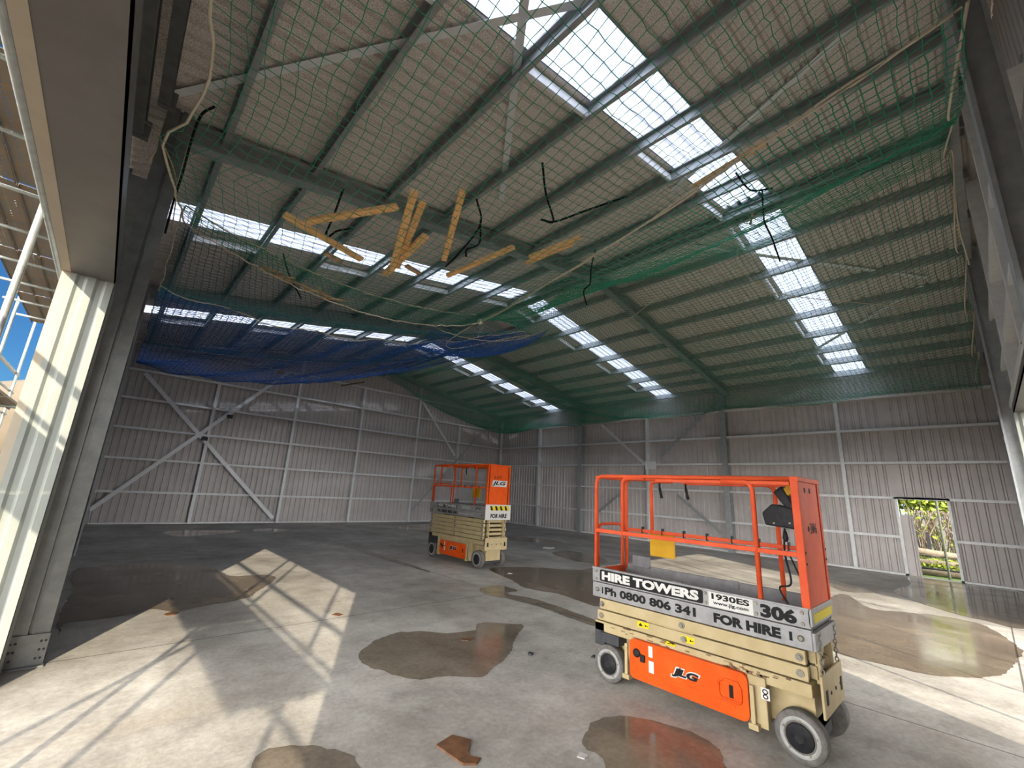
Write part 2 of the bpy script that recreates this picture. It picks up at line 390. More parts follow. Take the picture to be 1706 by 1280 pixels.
# lintel soffits and clad jambs of both openings
mb = MB(); mb.box((-.595,OP0,OPZ), (-.285,OP1,OPZ+.03)); mb.box((-.295,OP0,OPZ), (-.285,OP1,OPZ+.2)); mb.box((-.665,OP0,OPZ), (-.655,OP1,OPZ+.35)); struct(mb.build('trim_2', M_flash))
mb = MB(); mb.box((-.66,OP0,OPZ-.004), (-.595,OP1,OPZ+.06)); mb.box((-.655,OP1-.01,0), (-.59,OP1+.05,OPZ)); struct(mb.build('trim_3', M_cream))
mb = MB()
prof = [(-.595,0),(-.555,0),(-.53,.022),(-.50,.022),(-.475,0),(-.42,0),(-.395,.022),(-.365,.022),(-.34,0),(-.285,0)]
mb.add([(x, OP1+h-.02, 0) for x, h in prof] + [(x, OP1+h-.02, OPZ) for x, h in prof], [(i,i+1,11+i,10+i) for i in range(9)])
mb.box((-.29,OP1-.02,0), (-.285,6.09,OPZ)); mb.box((-.59,OP1,0), (-.29,OP1+.4,OPZ))
struct(mb.build('trim_4', M_cladx))
mb = MB(); mb.box((FO0,-.93,FPZ), (FO1,-.566,FPZ+.03)); mb.box((FO0,-.576,FPZ), (FO1,-.566,FPZ+.12)); struct(mb.build('trim_5', M_flash))
mb = MB(); mb.add([(FO1-h+.02, -.93+.364*k/9, 0) for k, (x,h) in enumerate(prof)] + [(FO1-h+.02, -.93+.364*k/9, FPZ) for k, (x,h) in enumerate(prof)], [(i,i+1,11+i,10+i) for i in range(9)])
struct(mb.build('trim_6', M_cladx))
# bottom channels of the walls
mb = MB(); mb.box((0,19.84,.0), (17.45,19.95,.045)); struct(mb.build('baseboard_back', M_galv))
mb = MB(); mb.box((17.43,-.6,.0), (17.55,DY0,.05)); mb.box((17.43,DY1,.0), (17.55,19.85,.05)); struct(mb.build('baseboard_right', M_galv))
# small doorway frame
mb = MB(); mb.box((17.43,DY1,0), (17.60,DY1+.06,DZ)); mb.box((17.43,DY0-.06,0), (17.66,DY0,DZ)); mb.box((17.43,DY0-.06,DZ), (17.60,DY1+.06,DZ+.06)); struct(mb.build('door_1', M_galv))
mb = MB(); wall_sheet(mb, 'x', 17.66, 1, 1.52, 1.80, .0, 1.68)
tag(mb.build('cladding_panel', M_clad), 'short dark corrugated panel closing the left side of the small open doorway', 'panel')

# ---------------------------------------------------------------- purlins, girts, columns, rafters
far_x = [9.79, 10.92, 12.06, 13.21, 14.36, 15.46, 16.35, 17.38]
near_x = [7.45, 6.26, 5.07, 3.88, 2.69, 1.50, .36]
for i, x in enumerate(far_x):
    mb = MB(); n = Vector((T,0,1)).normalized()
    mb.csec((x,-.6,zp(x)), (x,19.95,zp(x)), n, (1,0,-T), .20, .075)
    tag(mb.build('roof_purlin', M_galvd), 'galvanised roof purlin on the right slope, %s down from the ridge' % ORD[i], 'purlin', 'roof purlins')
for i, x in enumerate(near_x):
    mb = MB(); n = Vector((-T,0,1)).normalized()
    mb.csec((x,-.6,zp(x)), (x,19.95,zp(x)), n, (-1,0,-T), .20, .075)
    tag(mb.build('roof_purlin', M_galvd), 'galvanised roof purlin on the left slope, %s down from the ridge' % ORD[i], 'purlin', 'roof purlins')
for s, w in ((-1,'left'), (1,'right')):
    mb = MB(); mb.csec((RX+s*.10,-.6,RZ-.02), (RX+s*.10,19.95,RZ-.02), (0,0,1), (s,0,-T), .175, .075)
    tag(mb.build('ridge_purlin', M_galvd), 'dark steel ridge purlin on the %s side of the roof peak' % w, 'purlin', 'roof purlins')
GZ = [1.05, 2.16, 3.20, 4.23, 5.24, 6.25]
for i, z in enumerate(GZ):
    mb = MB(); x1 = 17.4; x0 = -.3
    if z > zp(0): x0 = RX-(RZ-z)/T+.5; x1 = RX+(RZ-z)/T-.5
    mb.csec((x0,19.8,z-.035), (x1,19.8,z-.035), (0,1,0), (0,0,1), .19, .07)
    tag(mb.build('wall_girt', M_galv), 'long horizontal girt on the back wall, %s up from the floor' % ORD[i], 'girt', 'back wall girts')
for i, z in enumerate(GZ[:5]):
    z = z + (.03 if i == 4 else 0)
    if i < 2:
        segs = ((-.55, DY0-.05), (DY1+.06, 19.8)) if i == 0 else ((-.55, 19.8),)
    else: segs = ((-.55, 19.8),)
    for k, (a, b) in enumerate(segs):
        mb = MB(); mb.csec((17.43,a,z-.035), (17.43,b,z-.035), (1,0,0), (0,0,1), .19, .07)
        w = ' right of the small doorway' if (len(segs) == 2 and k == 0) else ''
        tag(mb.build('wall_girt', M_galv), 'girt on the right wall, %s up from the floor%s' % (ORD[i], w), 'girt', 'right wall girts')
for i, z in enumerate((1.05, 2.16, 3.2, 4.23, 5.24)):
    mb = MB(); mb.csec((-.31,6.5,z), (-.31,19.8,z), (-1,0,0), (0,0,1), .19, .07)
    tag(mb.build('wall_girt', M_galvd), 'horizontal girt on the left wall behind the doorway column, %s up from the floor' % ORD[i], 'girt', 'left wall girts')
for i, (x, z, y1) in enumerate(((-.53, 5.35, 5.8), (-.385, 5.78, 5.7))):
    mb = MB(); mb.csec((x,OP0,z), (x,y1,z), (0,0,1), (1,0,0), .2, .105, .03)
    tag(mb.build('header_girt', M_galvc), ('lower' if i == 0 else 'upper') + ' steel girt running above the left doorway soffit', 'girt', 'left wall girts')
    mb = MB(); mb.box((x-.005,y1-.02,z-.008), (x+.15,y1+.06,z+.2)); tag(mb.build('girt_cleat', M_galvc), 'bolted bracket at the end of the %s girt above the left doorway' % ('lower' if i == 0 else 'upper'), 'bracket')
for i, z in enumerate((3.72, 4.42, 5.45)):
    x0 = 4.9; x1 = 17.2
    if z > 5.5: x1 = 17.0
    mb = MB(); mb.csec((x0,-.55,z), (x1,-.55,z), (0,-1,0), (0,0,1), .2, .085)
    tag(mb.build('wall_girt', M_galv), '%s girt on the front gable wall above its wide opening' % ('lowest','middle','highest')[i], 'girt', 'front wall girts')
# mullions
def mullion(p, z1, inn, side, label, w=.1, mt=M_galv, d=.2, z0=0):
    mb = MB(); inn = Vector(inn); side = Vector(side)
    mb.prism([(0,0),(w,0),(w,.022),(w-.004,.022),(w-.004,.004),(.004,.004),(.004,d-.004),(w,d-.004),(w,d),(0,d)], Vector((p[0],p[1],z0)), Vector((p[0],p[1],z1)), side, inn)
    return tag(mb.build('wall_mullion', mt), label, 'column', 'wall mullions')
for i, x in enumerate((2.60, 5.53, 8.47, 11.56, 14.22)):
    mullion((x, 19.78), zp(x)-.02 if i in (1,3) else (6.25 if i != 0 and i != 4 else 5.24), (0,1,0), (1,0,0), 'slim vertical steel post on the back wall, %s from the left' % ORD[i])
for i, (y, lab) in enumerate(((16.5,'in the bay next to the back corner'), (9.9,'between two portal columns, behind the front lift rails'), (2.94,'left of the small doorway'))):
    mullion((17.41, y), 5.27 if i == 2 else 5.24, (1,0,0), (0,1,0), 'steel post on the right wall, ' + lab)
mullion((17.41, 19.86), 6.0, (1,0,0), (0,-1,0), 'steel corner post where the back wall meets the right wall', .12)
for i, (x, lab) in enumerate(((7.35,'left one above the wide opening'), (9.9,'middle one above the wide opening'))):
    mullion((x, -.53), zp(x)-.02, (0,-1,0), (1,0,0), 'vertical steel post in the front gable, ' + lab, .12, M_galv, .22, 3.72)
# portal columns (back-to-back channels) and rafters
def double_c(mb, p0, p1, web, fl, D, B):
    fl = Vector(fl); mb.csec(p0, p1, web, fl, D, B, .03, .005); mb.csec(p0, p1, web, -fl, D, B, .03, .005)
def column(x, inn, y, label, D=.30, B=.1, mt=M_galvd):
    e = empty('portal_column', (x, y, 0)); tag(e, label, 'column', 'portal columns')
    mb = MB(); double_c(mb, (0,0,.012), (0,0,zp(x)+.12), (inn,0,0), (0,1,0), D, B); mb.build('web', mt, e)
    mb = MB(); mb.box((min(0,inn*D)-.03,-B-.03,0), (max(0,inn*D)+.03,B+.03,.012)); mb.build('base_plate', M_galvd, e)
    for yy in (-B-.015, B+.015):
        mb = MB(); mb.lathe([(.013,0),(.013,.03)], (inn*D*.5,yy,.012), (0,0,1), 6); mb.build('anchor_bolt', M_bolt, e)
    return e
column(17.58, -1, 13.6, 'wide portal column on the right wall, close to the back corner')
column(17.58, -1, 6.6, 'wide portal column on the right wall behind the front scissor lift')
column(17.58, -1, -.66, 'portal column in the far right corner beside the front wall', .30, .1)
column(-.33, 1, 13.0, 'second portal column along the left wall, behind the doorway column', .28)
column(-.33, 1, 19.7, 'portal column in the back left corner', .28)
for x, lab in ((FO0-.45,'nearest'), (FO1+.38,'farthest')):
    mb = MB(); double_c(mb, (x,-.62,0), (x,-.62,zp(x)), (0,1,0), (1,0,0), .22, .11)
    tag(mb.build('opening_post', M_galvd), 'tall steel post beside the wide front opening, %s one' % lab, 'column', 'portal columns')
# the big column at the left edge of the picture
e = empty('doorway_column', (-.18, 6.25, 0)); tag(e, 'tall galvanised column with bolted foot at the left doorway, lit by the sun', 'column', 'portal columns')
mb = MB()
for x0, x1 in ((-.31,-.195), (-.165,-.05)):
    mb.csec((x0,6.10,.02), (x0,6.10,zp(0)+.05), (0,1,0), (1,0,0), .26, x1-x0, .03, .004)
    mb.box((x0,6.095,.02), (x1,6.10,zp(0)+.05))
mb.box((-.2,6.13,.02), (-.16,6.34,zp(0)+.05))
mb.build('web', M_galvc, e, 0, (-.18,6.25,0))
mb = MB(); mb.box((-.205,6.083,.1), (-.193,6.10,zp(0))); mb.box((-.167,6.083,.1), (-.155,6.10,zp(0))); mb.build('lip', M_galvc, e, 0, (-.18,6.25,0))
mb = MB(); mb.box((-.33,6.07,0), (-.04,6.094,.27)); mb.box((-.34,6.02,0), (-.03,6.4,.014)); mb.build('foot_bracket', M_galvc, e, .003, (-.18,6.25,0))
for ix, x in enumerate((-.29,-.26,-.10,-.07)):
    for z in (.07,.14,.21):
        mb = MB(); mb.lathe([(.009,0),(.009,.012)], (x+.01*(z>.1),6.07,z), (0,-1,0), 6); mb.build('bolt', M_dark, e, 0, (-.18,6.25,0))
for y, lab in ((6.4,'nearer'), (13.3,'farther')):
    for s, w in ((-1,'left'), (1,'right')):
        mb = MB(); xe = -.05 if s < 0 else 17.45
        n = Vector((-s*-T*1.0,0,1)); n = Vector((s*T,0,1)).normalized()
        double_c(mb, Vector((RX,y,RZ+.0)) - n*.19, Vector((xe,y,zp(xe))) - n*.19, n, (0,1,0), .30, .1)
        tag(mb.build('portal_rafter', M_galvd), 'steel portal rafter under the %s roof slope, %s one' % (w, lab), 'rafter', 'portal rafters')
for y, lab in ((-.42,'front'), (19.62,'back')):
    for s, w in ((-1,'left'), (1,'right')):
        mb = MB(); xe = -.05 if s < 0 else 17.45; n = Vector((s*T,0,1)).normalized()
        mb.csec(Vector((RX,y,RZ)) - n*.19, Vector((xe,y,zp(xe))) - n*.19, n, (0,-1 if y<0 else 1,0), .24, .1)
        tag(mb.build('gable_rafter', M_galvd), 'steel rafter along the %s half of the %s gable' % (w, lab), 'rafter', 'portal rafters')
# bridging between purlins beside the skylights
px_n = sorted(near_x + [RX-.15], reverse=True); px_f = [RX+.15] + far_x
cnt = 0
for i, (a, b) in enumerate(SK):
    yb = b + (.32 if i else .10)
    for nm, px in (('left', px_n), ('right', px_f)):
        for k in range(0, len(px)-1, 2):
            xa, xb = px[k], px[k+1]
            mb = MB(); s = 1 if nm == 'right' else -1; n = Vector((s*T,0,1)).normalized()
            mb.csec(Vector((xa,yb,zp(xa)))+n*.03, Vector((xb,yb,zp(xb)))+n*.03, n, (0,1,0), .13, .05)
            tag(mb.build('purlin_bridging', M_strap), 'bridging piece beside the %s skylight on the %s slope, %s down from the ridge' % (('nearest','middle','farthest')[i], nm, ORD[k//2]), 'brace', 'purlin bridging')
# flat roof and wall straps
def strap(name, pts, nrm, label, cat='brace', w=.1, grp='flat brace straps', mt=M_strap, t=.006):
    mb = MB(); mb.bar(pts[0], pts[1], w, t, nrm); return tag(mb.build(name, mt), label, cat, grp)
nn = Vector((-T,0,1)); nf = Vector((T,0,1))
def rp(x, y, o=.16): return (x, y, zp(x)+o)
strap('roof_strap', (rp(-.29,5.96), rp(4.3,-.1)), nn, 'flat strap under the left slope, running from the doorway column to the front')
strap('roof_strap', (rp(4.4,5.38), rp(1.2,1.25)), nn, 'shorter flat strap under the left slope, crossing the longer one near the top')
strap('roof_strap', (rp(4.9,-.4), rp(6.75,3.2)), nn, 'flat strap just left of the ridge, beside the nearest skylight')
strap('roof_strap', (rp(9.2,3.9), rp(12.9,.2)), nf, 'flat diagonal strap under the right slope, crossing the nearest skylight high up')
strap('roof_strap', (rp(13.2,.3), rp(16.9,4.6)), nf, 'flat diagonal strap under the right slope, crossing the nearest skylight low down')
B = 19.74
strap('wall_strap', ((.40,B,5.14), (5.40,B,.18)), (0,1,0), 'brace strap on the back wall falling from upper left to lower right', w=.13)
strap('wall_strap', ((4.98,B-.01,6.19), (-.05,B-.01,.44)), (0,1,0), 'diagonal brace strap on the back wall rising to the right, left of the slim post', w=.13)
strap('wall_strap', ((11.68,B,6.13), (14.06,B,3.5)), (0,1,0), 'diagonal brace strap on the back wall right of the tall post, falling right', w=.12)
strap('wall_strap', ((16.4,B-.01,5.6), (11.66,B-.01,.51)), (0,1,0), 'thin diagonal brace on the back wall behind the far lift, rising right', w=.1, mt=M_galvd)
for (a, b, lab) in (((12.34,5.14),(10.04,3.23),'upper left arm of the cross'), ((6.74,5.69),(9.3,3.5),'upper right arm of the cross'), ((11.05,2.09),(12.49,1.03),'lower left arm of the cross'), ((8.6,1.96),(6.94,.65),'lower right arm of the cross')):
    e0 = Vector((17.36,a[0],a[1])); e1 = Vector((17.36,b[0],b[1]))
    ctr = Vector((17.36,9.75,3.1)) if e0.z > 3 else None
    strap('wall_strap', (e0, e1), (1,0,0), 'diagonal brace on the right wall, ' + lab + ' between two portal columns', w=.12, mt=M_galvd if 'right' in lab or 'lower' in lab else M_galv)
mb = MB(); mb.box((17.34,9.5,3.0), (17.40,10.0,3.35)); tag(mb.build('gusset_plate', M_strap), 'pale steel plate at the centre of the right wall brace cross', 'plate')
for i, (x, z) in enumerate(((2.55,3.06), (3.20,4.0))):
    mb = MB(); mb.box((x-.1,19.70,z-.07), (x+.1,19.73,z+.07)); tag(mb.build('strap_tensioner', M_dark), 'dark tensioner clip on the %s back wall brace strap' % ('falling','rising')[i], 'clip')

# ---------------------------------------------------------------- safety nets
def net(name, fn, nu, nv, r, mt, label, border=None, cell=None):
    Ug = np.linspace(0,1,nu); Vg = np.linspace(0,1,nv)
    P = np.array([[fn(u,v) for v in Vg] for u in Ug], dtype=float)
    P += rng.normal(0, .006, P.shape)
    verts = []; faces = []; base = 0
    def strand(L):
        nonlocal base
        d = np.gradient(L, axis=0); d /= np.linalg.norm(d, axis=1)[:,None] + 1e-9
        up = np.array([.12,.23,1.0]); a = np.cross(d, up); a /= np.linalg.norm(a, axis=1)[:,None] + 1e-9
        b = np.cross(a, d); n = len(L)
        ring = np.stack([L + r*b, L + r*(-.5*b+.866*a), L + r*(-.5*b-.866*a)], axis=1).reshape(-1,3)
        i = np.arange(n-1)*3 + base
        for k in range(3):
            k2 = (k+1) % 3
            faces.append(np.stack([i+k, i+k2, i+3+k2, i+3+k], axis=1))
        verts.append(ring); base += n*3
    for i in range(nu): strand(P[i])
    for j in range(nv): strand(P[:,j])
    vv = np.concatenate(verts); ff = np.concatenate(faces)
    me = bpy.data.meshes.new(name); me.vertices.add(len(vv)); me.vertices.foreach_set('co', vv.ravel())
    me.loops.add(ff.size); me.loops.foreach_set('vertex_index', ff.ravel().astype(np.int32))
    me.polygons.add(len(ff)); me.polygons.foreach_set('loop_start', np.arange(0, ff.size, 4, dtype=np.int32)); me.polygons.foreach_set('loop_total', np.full(len(ff), 4, dtype=np.int32))
    me.update(calc_edges=True); me.validate(); me.materials.append(mt)
    o = bpy.data.objects.new(name, me); COL.objects.link(o); tag(o, label, 'net', 'safety nets under the roof')
    for which in (border or ()):
        k, rr = which
        L = {'u0':P[0], 'u1':P[-1], 'v0':P[:,0], 'v1':P[:,-1]}[k]
        mb = MB(); mb.tube(L[::2] if len(L) > 60 else L, rr, 6); mb.build('border_rope', M_rope, o)
    return o
def sst(x, a, b):
    t = min(1, max(0, (x-a)/(b-a))); return t*t*(3-2*t)
def seam(y):
    # right edge of the near net / left edge of the wide green net
    if y < 6.4: k = (y+.3)/6.7; return (3.75+1.15*k, 5.2-.2*k - .12*math.sin(math.pi*k))
    k = min(1, (y-6.4)/3.2); return (4.9+4.0*k, 5.0+1.9*k**.8)
def netA(u, v):
    y = -.35 + 6.75*v; xs, zs = seam(y)
    x0 = float(np.interp(y, [-.35,1.5,2.73,3.07,3.48,3.9,4.13,4.29,4.5,4.9,5.6,6.4], [-.1,-.16,-.1,-.03,-.01,-.05,-.1,-.23,-.16,-.06,.02,.1])); zl = 4.5 + .3*sst(v,.75,1) + .5*(1-sst(v,0,.25)) + .05*math.sin(v*14)
    x = x0 + (xs-x0)*u; z = zl + (zs-zl)*u - (.05+.47*v)*math.sin(math.pi*u)**.85
    z += .03*math.sin(7*u+5*v)*math.sin(9*v)
    return (x, y, z)
net('safety_net', netA, 44, 69, .0032, M_green, 'green safety net nearest the camera, carrying the orange timber offcuts', (('u0',.011),('u1',.011),('v1',.008)))
def fB(x):
    return 5.25 + .41*(x-3.8) if x < RX else 7.26 - .236*(x-RX)
def netB(u, v):
    y = -.38 + 19.7*v; xs, zs = seam(y); x = xs + (17.22-xs)*u
    zf = fB(x) if y < 6.4 else min(fB(x), 6.95)
    ph = (y+.38)/6.85; sag = .55*abs(math.sin(math.pi*ph))**.8 * math.sin(math.pi*min(1,max(0,u)))**.6
    z = zf - sag
    k = max(0, 1-u/.22); z = z*(1-k) + (zs)*k
    e = max(0, (u-.8)/.2); z = z*(1-e) + (5.2 + .06*math.sin(y*1.3))*e
    if y > 14: z -= .35*sst(y,14,19)*math.sin(math.pi*u)**.5
    z += .03*math.sin(x*3.1+y*.7)*math.sin(y*2.3)
    return (x, y, z)
net('safety_net', netB, 132, 194, .0054, M_green, 'wide green safety net under the right roof slope, tied to the right wall', (('u0',.010),('u1',.010),('v1',.010)))
def netC(u, v):
    y = 6.6 + 8.4*v; xr = max(5.0, seam(y)[0]-.15); x = .08 + (xr-.08)*u
    zl = 5.0; zr = seam(y)[1]-.1
    z = zl + (zr-zl)*u - .35*math.sin(math.pi*u)**.8 + .15*math.cos(v*12)
    return (x, y, z)
net('safety_net', netC, 74, 80, .0042, M_teal, 'teal green safety net in the middle of the left side, behind the timber offcuts', (('u0',.009),('v0',.009),('v1',.009)))
def netD(u, v):
    y = 9.5 + 9.9*v; x = .08 + 9.3*u
    zl = 5.0 + .35*v; zr = 6.85 + .2*v
    zb = zl + (zr-zl)*u**1.5
    z = zb - (.45-.1*v)*math.sin(math.pi*min(1,u*1.15))**.8*(1 if u < .87 else 0) - .25*math.sin(math.pi*v)
    z += .05*math.sin(x*4+y)
    return (x, y, z)
net('safety_net', netD, 90, 96, .0058, M_blue, 'blue safety net sagging in front of the back wall', (('v1',.009),('v0',.009)))
def netE(u, v):
    x = 5.2 + 4.2*u; y = 8.6 + 1.5*v
    z = 5.55 + 1.3*u - .42*math.sin(math.pi*u)**.8 - .30*math.sin(math.pi*v)
    return (x, y, z)
net('safety_net', netE, 60, 26, .0058, M_blue, 'blue bunched fold of net hanging under the ridge', (('v0',.009),))

# loose ropes, ties and straps caught in the nets
def cord(name, pts, r, mt, label, cat='rope', n=6, grp=None):
    mb = MB(); mb.tube(spline(pts, 8), r, n); return tag(mb.build(name, mt), label, cat, grp)
cord('tie_cord', [(-.50,5.42,5.33),(-.38,4.9,4.95),(-.23,4.30,4.52)], .006, M_rope2, 'short tan cord tying the near net to the girt above the left doorway', 'cord')
cord('tie_cord', [(-.23,4.32,4.50),(-.22,4.33,4.36),(-.25,4.32,4.24)], .005, M_rope2, 'loose tan cord end hanging down beside the left doorway soffit', 'cord')
cord('tie_cord', [(-.22,4.32,4.50),(-.1,4.9,4.62),(-.03,5.5,4.72),(.02,6.05,4.5)], .006, M_rope2, 'tan cord running back from the net corner to the doorway column', 'cord')
def loops(pts): return pts
fy = -.42
LP = [(3.8,5.3),(5.2,5.45),(6.6,6.45),(7.6,6.55),(8.6,7.15),(10.2,6.35),(11.2,6.62),(12.6,5.95),(13.4,6.1),(14.6,5.5),(15.3,5.72),(16.3,5.25),(17.2,5.25)]
cord('net_rope', [(x, fy+.14*(i%2), z) for i, (x, z) in enumerate(LP)], .011, M_rope, 'cream border rope looping along the front gable wall at the right')
cord('net_rope', [(8.7,fy,7.2),(9.3,fy+.08,6.4),(10.4,fy+.02,6.1),(11.4,fy,6.55)], .010, M_rope, 'second cream rope loop hanging below the front end of the ridge')
cord('net_rope', [(4.85,6.4,5.0),(5.2,8.0,5.0),(6.2,9.0,5.35),(7.6,9.2,6.0),(8.8,9.0,6.5)], .010, M_rope, 'pale rope hanging in a loop from the knot at the net corner')
mb = MB(); mb.lathe([(.02,0),(.05,.03),(.055,.07),(.03,.11)], (4.88,6.38,4.94), (0,0,1), 8); tag(mb.build('rope_knot', M_rope), 'cream rope knot where the near net, seam rope and loop meet', 'knot')
cord('tie_cord', [(9.1,2.9,7.2),(9.14,2.95,6.9),(9.1,2.9,6.72),(9.2,3.0,6.55)], .012, M_rope, 'knotted cream cord hanging under the ridge beside the nearest skylight', 'cord')
cord('net_rope', [(9.1,2.9,6.7),(10.0,2.6,6.35),(11.4,1.2,6.15),(12.6,.2,6.2)], .008, M_rope, 'thin cream rope strung across the green net from the ridge cord to the front wall')
cord('net_rope', [(9.05,2.95,6.68),(8.7,4.2,6.5),(9.2,5.6,6.3),(9.6,6.6,6.4)], .008, M_rope, 'thin cream rope running from the ridge cord back along the green net')
cord('net_rope', [(10.2,2.8,6.5),(10.6,2.6,6.4),(11.0,3.6,6.2),(11.3,5.2,6.1)], .007, M_rope2, 'thin tan rope lying in the green net beside the skylight')
for i, (x, y, z) in enumerate(((7.9,10.2,6.75),(11.5,11.0,6.5),(7.5,17.0,6.6),(8.4,17.4,6.6),(6.7,18.6,6.3),(13.4,12.5,6.2))):
    lab = ('in the middle left of the ridge','right of the ridge in the middle bay','left of the blue net peak','right of the blue net peak','low in front of the back wall','near the back corner column')[i]
    cord('tie_cord', [(x,y,z+.35),(x+.03,y,z+.05),(x-.05,y+.1,z-.3),(x+.08,y-.05,z-.5)], .009, M_rope, 'pale tie cord dangling from the nets ' + lab, 'cord')
cord('tie_cord', [(7.22,19.36,netD(.768,.995)[2]),(7.2,19.4,5.2),(7.15,19.4,4.55),(7.05,19.4,4.05),(7.12,19.4,4.0)], .008, M_rope, 'long pale cord dangling in front of the back wall beside a brown timber', 'cord')
cord('tie_cord', [netB(.8,.943),(15.6,18.2,4.85),(15.5,18.25,4.62)], .02, M_white, 'short white cloth tail hanging near the back right corner', 'cord')
BS = [([(1.19,3.97,4.62),(1.24,4.3,4.5),(1.3,4.7,4.42),(1.36,4.5,4.46),(1.46,4.3,4.45)], 'black strap tangled over the left end of the short timber'),
      ([(2.31,3.24,4.75),(2.45,3.33,4.55),(2.52,3.8,4.42),(2.57,4.14,4.4)], 'black strap lying behind the leaning timber in the middle of the net'),
      ([(2.45,3.33,4.6),(2.62,3.55,4.5),(2.56,3.7,4.45),(2.60,3.76,4.4)], 'short curled black strap end right of the leaning timber'),
      ([(2.49,2.46,4.85),(2.7,2.6,4.7),(2.99,2.75,4.6),(2.9,2.82,4.6)], 'black strap standing up in the net right of the timbers'),
      ([(2.9,2.85,4.62),(3.05,2.78,4.64),(3.19,2.48,4.7),(3.4,2.1,4.8)], 'thin black strap lying along the net right of the timbers'),
      ([(4.35,3.2,5.05),(4.61,3.46,5.0),(4.7,3.55,4.8),(4.75,3.7,4.75),(4.95,3.8,4.62)], 'black strap hanging over the cream seam rope'),
      ([(4.43,1.37,5.3),(4.6,1.33,5.2),(4.8,1.31,5.25),(5.1,1.2,5.4)], 'black strap under the long orange batten near the skylight'),
      ([(5.55,1.42,5.75),(5.8,1.5,5.55),(5.97,1.53,5.5),(6.3,1.55,5.45),(6.75,1.59,5.3)], 'curled black strap in front of the nearest skylight'),
      ([(1.65,6.6,4.4),(1.35,6.3,4.6),(1.2,6.1,4.75)], 'black strap poking up from the back edge of the near net'),
      ([(.06,3.75,4.6),(.0,3.95,4.62),(-.02,4.3,4.62),(-.02,4.9,4.6),(-.03,5.4,4.55),(-.03,5.95,4.4)], 'long black strap hanging beside the doorway column top')]
for pts, lab in BS: cord('black_strap', pts, .011, M_blackr, lab, 'strap', 6, 'black straps in the nets')
# timber offcuts on the near net
TB = [((.81,4.46),(1.72,4.62),.085,.035,'orange timber offcut at the left of the net, pointing down right'),
      ((1.02,4.40),(1.61,3.59),.075,.04,'orange timber offcut second from left, lying almost level'),
      ((1.62,3.29),(2.10,4.62),.075,.04,'long orange timber offcut standing left in the middle pair'),
      ((1.78,3.40),(2.16,4.60),.07,.04,'long orange timber offcut standing right in the middle pair'),
      ((2.06,3.78),(2.13,4.86),.075,.045,'short orange timber offcut splayed out from the middle pair'),
      ((1.95,2.97),(2.49,4.06),.065,.045,'single steep orange timber offcut right of the middle pair'),
      ((3.02,3.40),(2.76,4.38),.055,.045,'orange timber offcut lying over the skylight, right of the steep one'),
      ((3.62,2.87),(3.40,3.52),.05,.04,'upper of two orange timber offcuts side by side at the right'),
      ((3.66,3.02),(3.50,3.68),.05,.04,'lower of two orange timber offcuts side by side at the right')]
def zA(x, y):
    v = (y+.35)/6.75; xs, zs = seam(y); u = min(1,max(0,(x-.05)/(xs-.05))); return netA(u, v)[2]
for i, (a, b, w, h, lab) in enumerate(TB):
    mb = MB(); mb.bar((a[0],a[1],zA(*a)+.03+.04*(i==3)), (b[0],b[1],zA(*b)+.03+.05*(i in (3,4))), w, h)
    tag(mb.build('timber_offcut', M_timber, None, .004), lab, 'timber', 'timber offcuts on the net')
for i, (x, y, lab) in enumerate(((1.45,4.78,'brown wood scrap under the left timber offcut'), (2.3,4.45,'brown wood scrap beside the middle pair of timbers'))):
    mb = MB(); mb.bar((x-.11,y-.03,zA(x,y)+.02), (x+.11,y+.02,zA(x,y)+.02), .06, .03); tag(mb.build('wood_scrap', M_twig), lab, 'timber', 'timber offcuts on the net')
mb = MB(); mb.bar((4.03,.95,5.16), (4.12,1.72,5.13), .04, .04); tag(mb.build('timber_batten', M_timber), 'thin orange batten along the seam rope under the nearest skylight', 'timber')
mb = MB(); mb.bar((6.6,1.9,6.0), (6.62,1.85,6.2), .05, .03); tag(mb.build('wood_scrap', M_twig), 'small upright wood scrap caught in the net in front of the skylight', 'timber')
mb = MB(); mb.bar((7.1,19.2,5.98), (8.1,19.1,6.35), .1, .05); tag(mb.build('timber_batten', M_rust), 'dark red-brown timber hanging from the blue net by the back wall', 'timber')
DB = [(1.15,.3,.03,4.33),(1.32,.28,-.05,4.32),(1.5,.34,.02,4.3),(1.66,.26,.05,4.29),(1.78,.32,-.03,4.28),(1.95,.28,.04,4.27),(2.08,.25,-.04,4.26),(1.85,.2,.2,4.24)]
for i, (x, l, dy, z) in enumerate(DB):
    mb = MB(); zz = netA((x-.05)/4.85, .995)[2]+.03
    mb.bar((x-l/2,6.36-dy,zz), (x+l/2,6.36+dy,zz+.02), .035, .025); tag(mb.build('debris_stick', M_twig), 'broken wood stick on the back edge of the near net, %s from the left' % ORD[i], 'timber', 'debris sticks on the net edge')
for i, (x, y, z, lab) in enumerate(((3.2,13.6,4.75,'tan paper scrap lying in the blue net'), (4.6,15.0,4.9,'small tan scrap in the blue net, right of the larger one'))):
    mb = MB(); mb.add([(x-.12,y,z),(x+.1,y-.05,z+.03),(x+.14,y+.1,z+.12),(x,y+.16,z+.07),(x-.1,y+.1,z+.02)], [(0,1,2,3,4)]); mb.add([(x-.12,y,z-.02),(x+.1,y-.05,z+.01),(x+.14,y+.1,z+.10),(x,y+.16,z+.05),(x-.1,y+.1,z)], [(4,3,2,1,0)])
    tag(mb.build('paper_scrap', M_twig), lab, 'scrap')

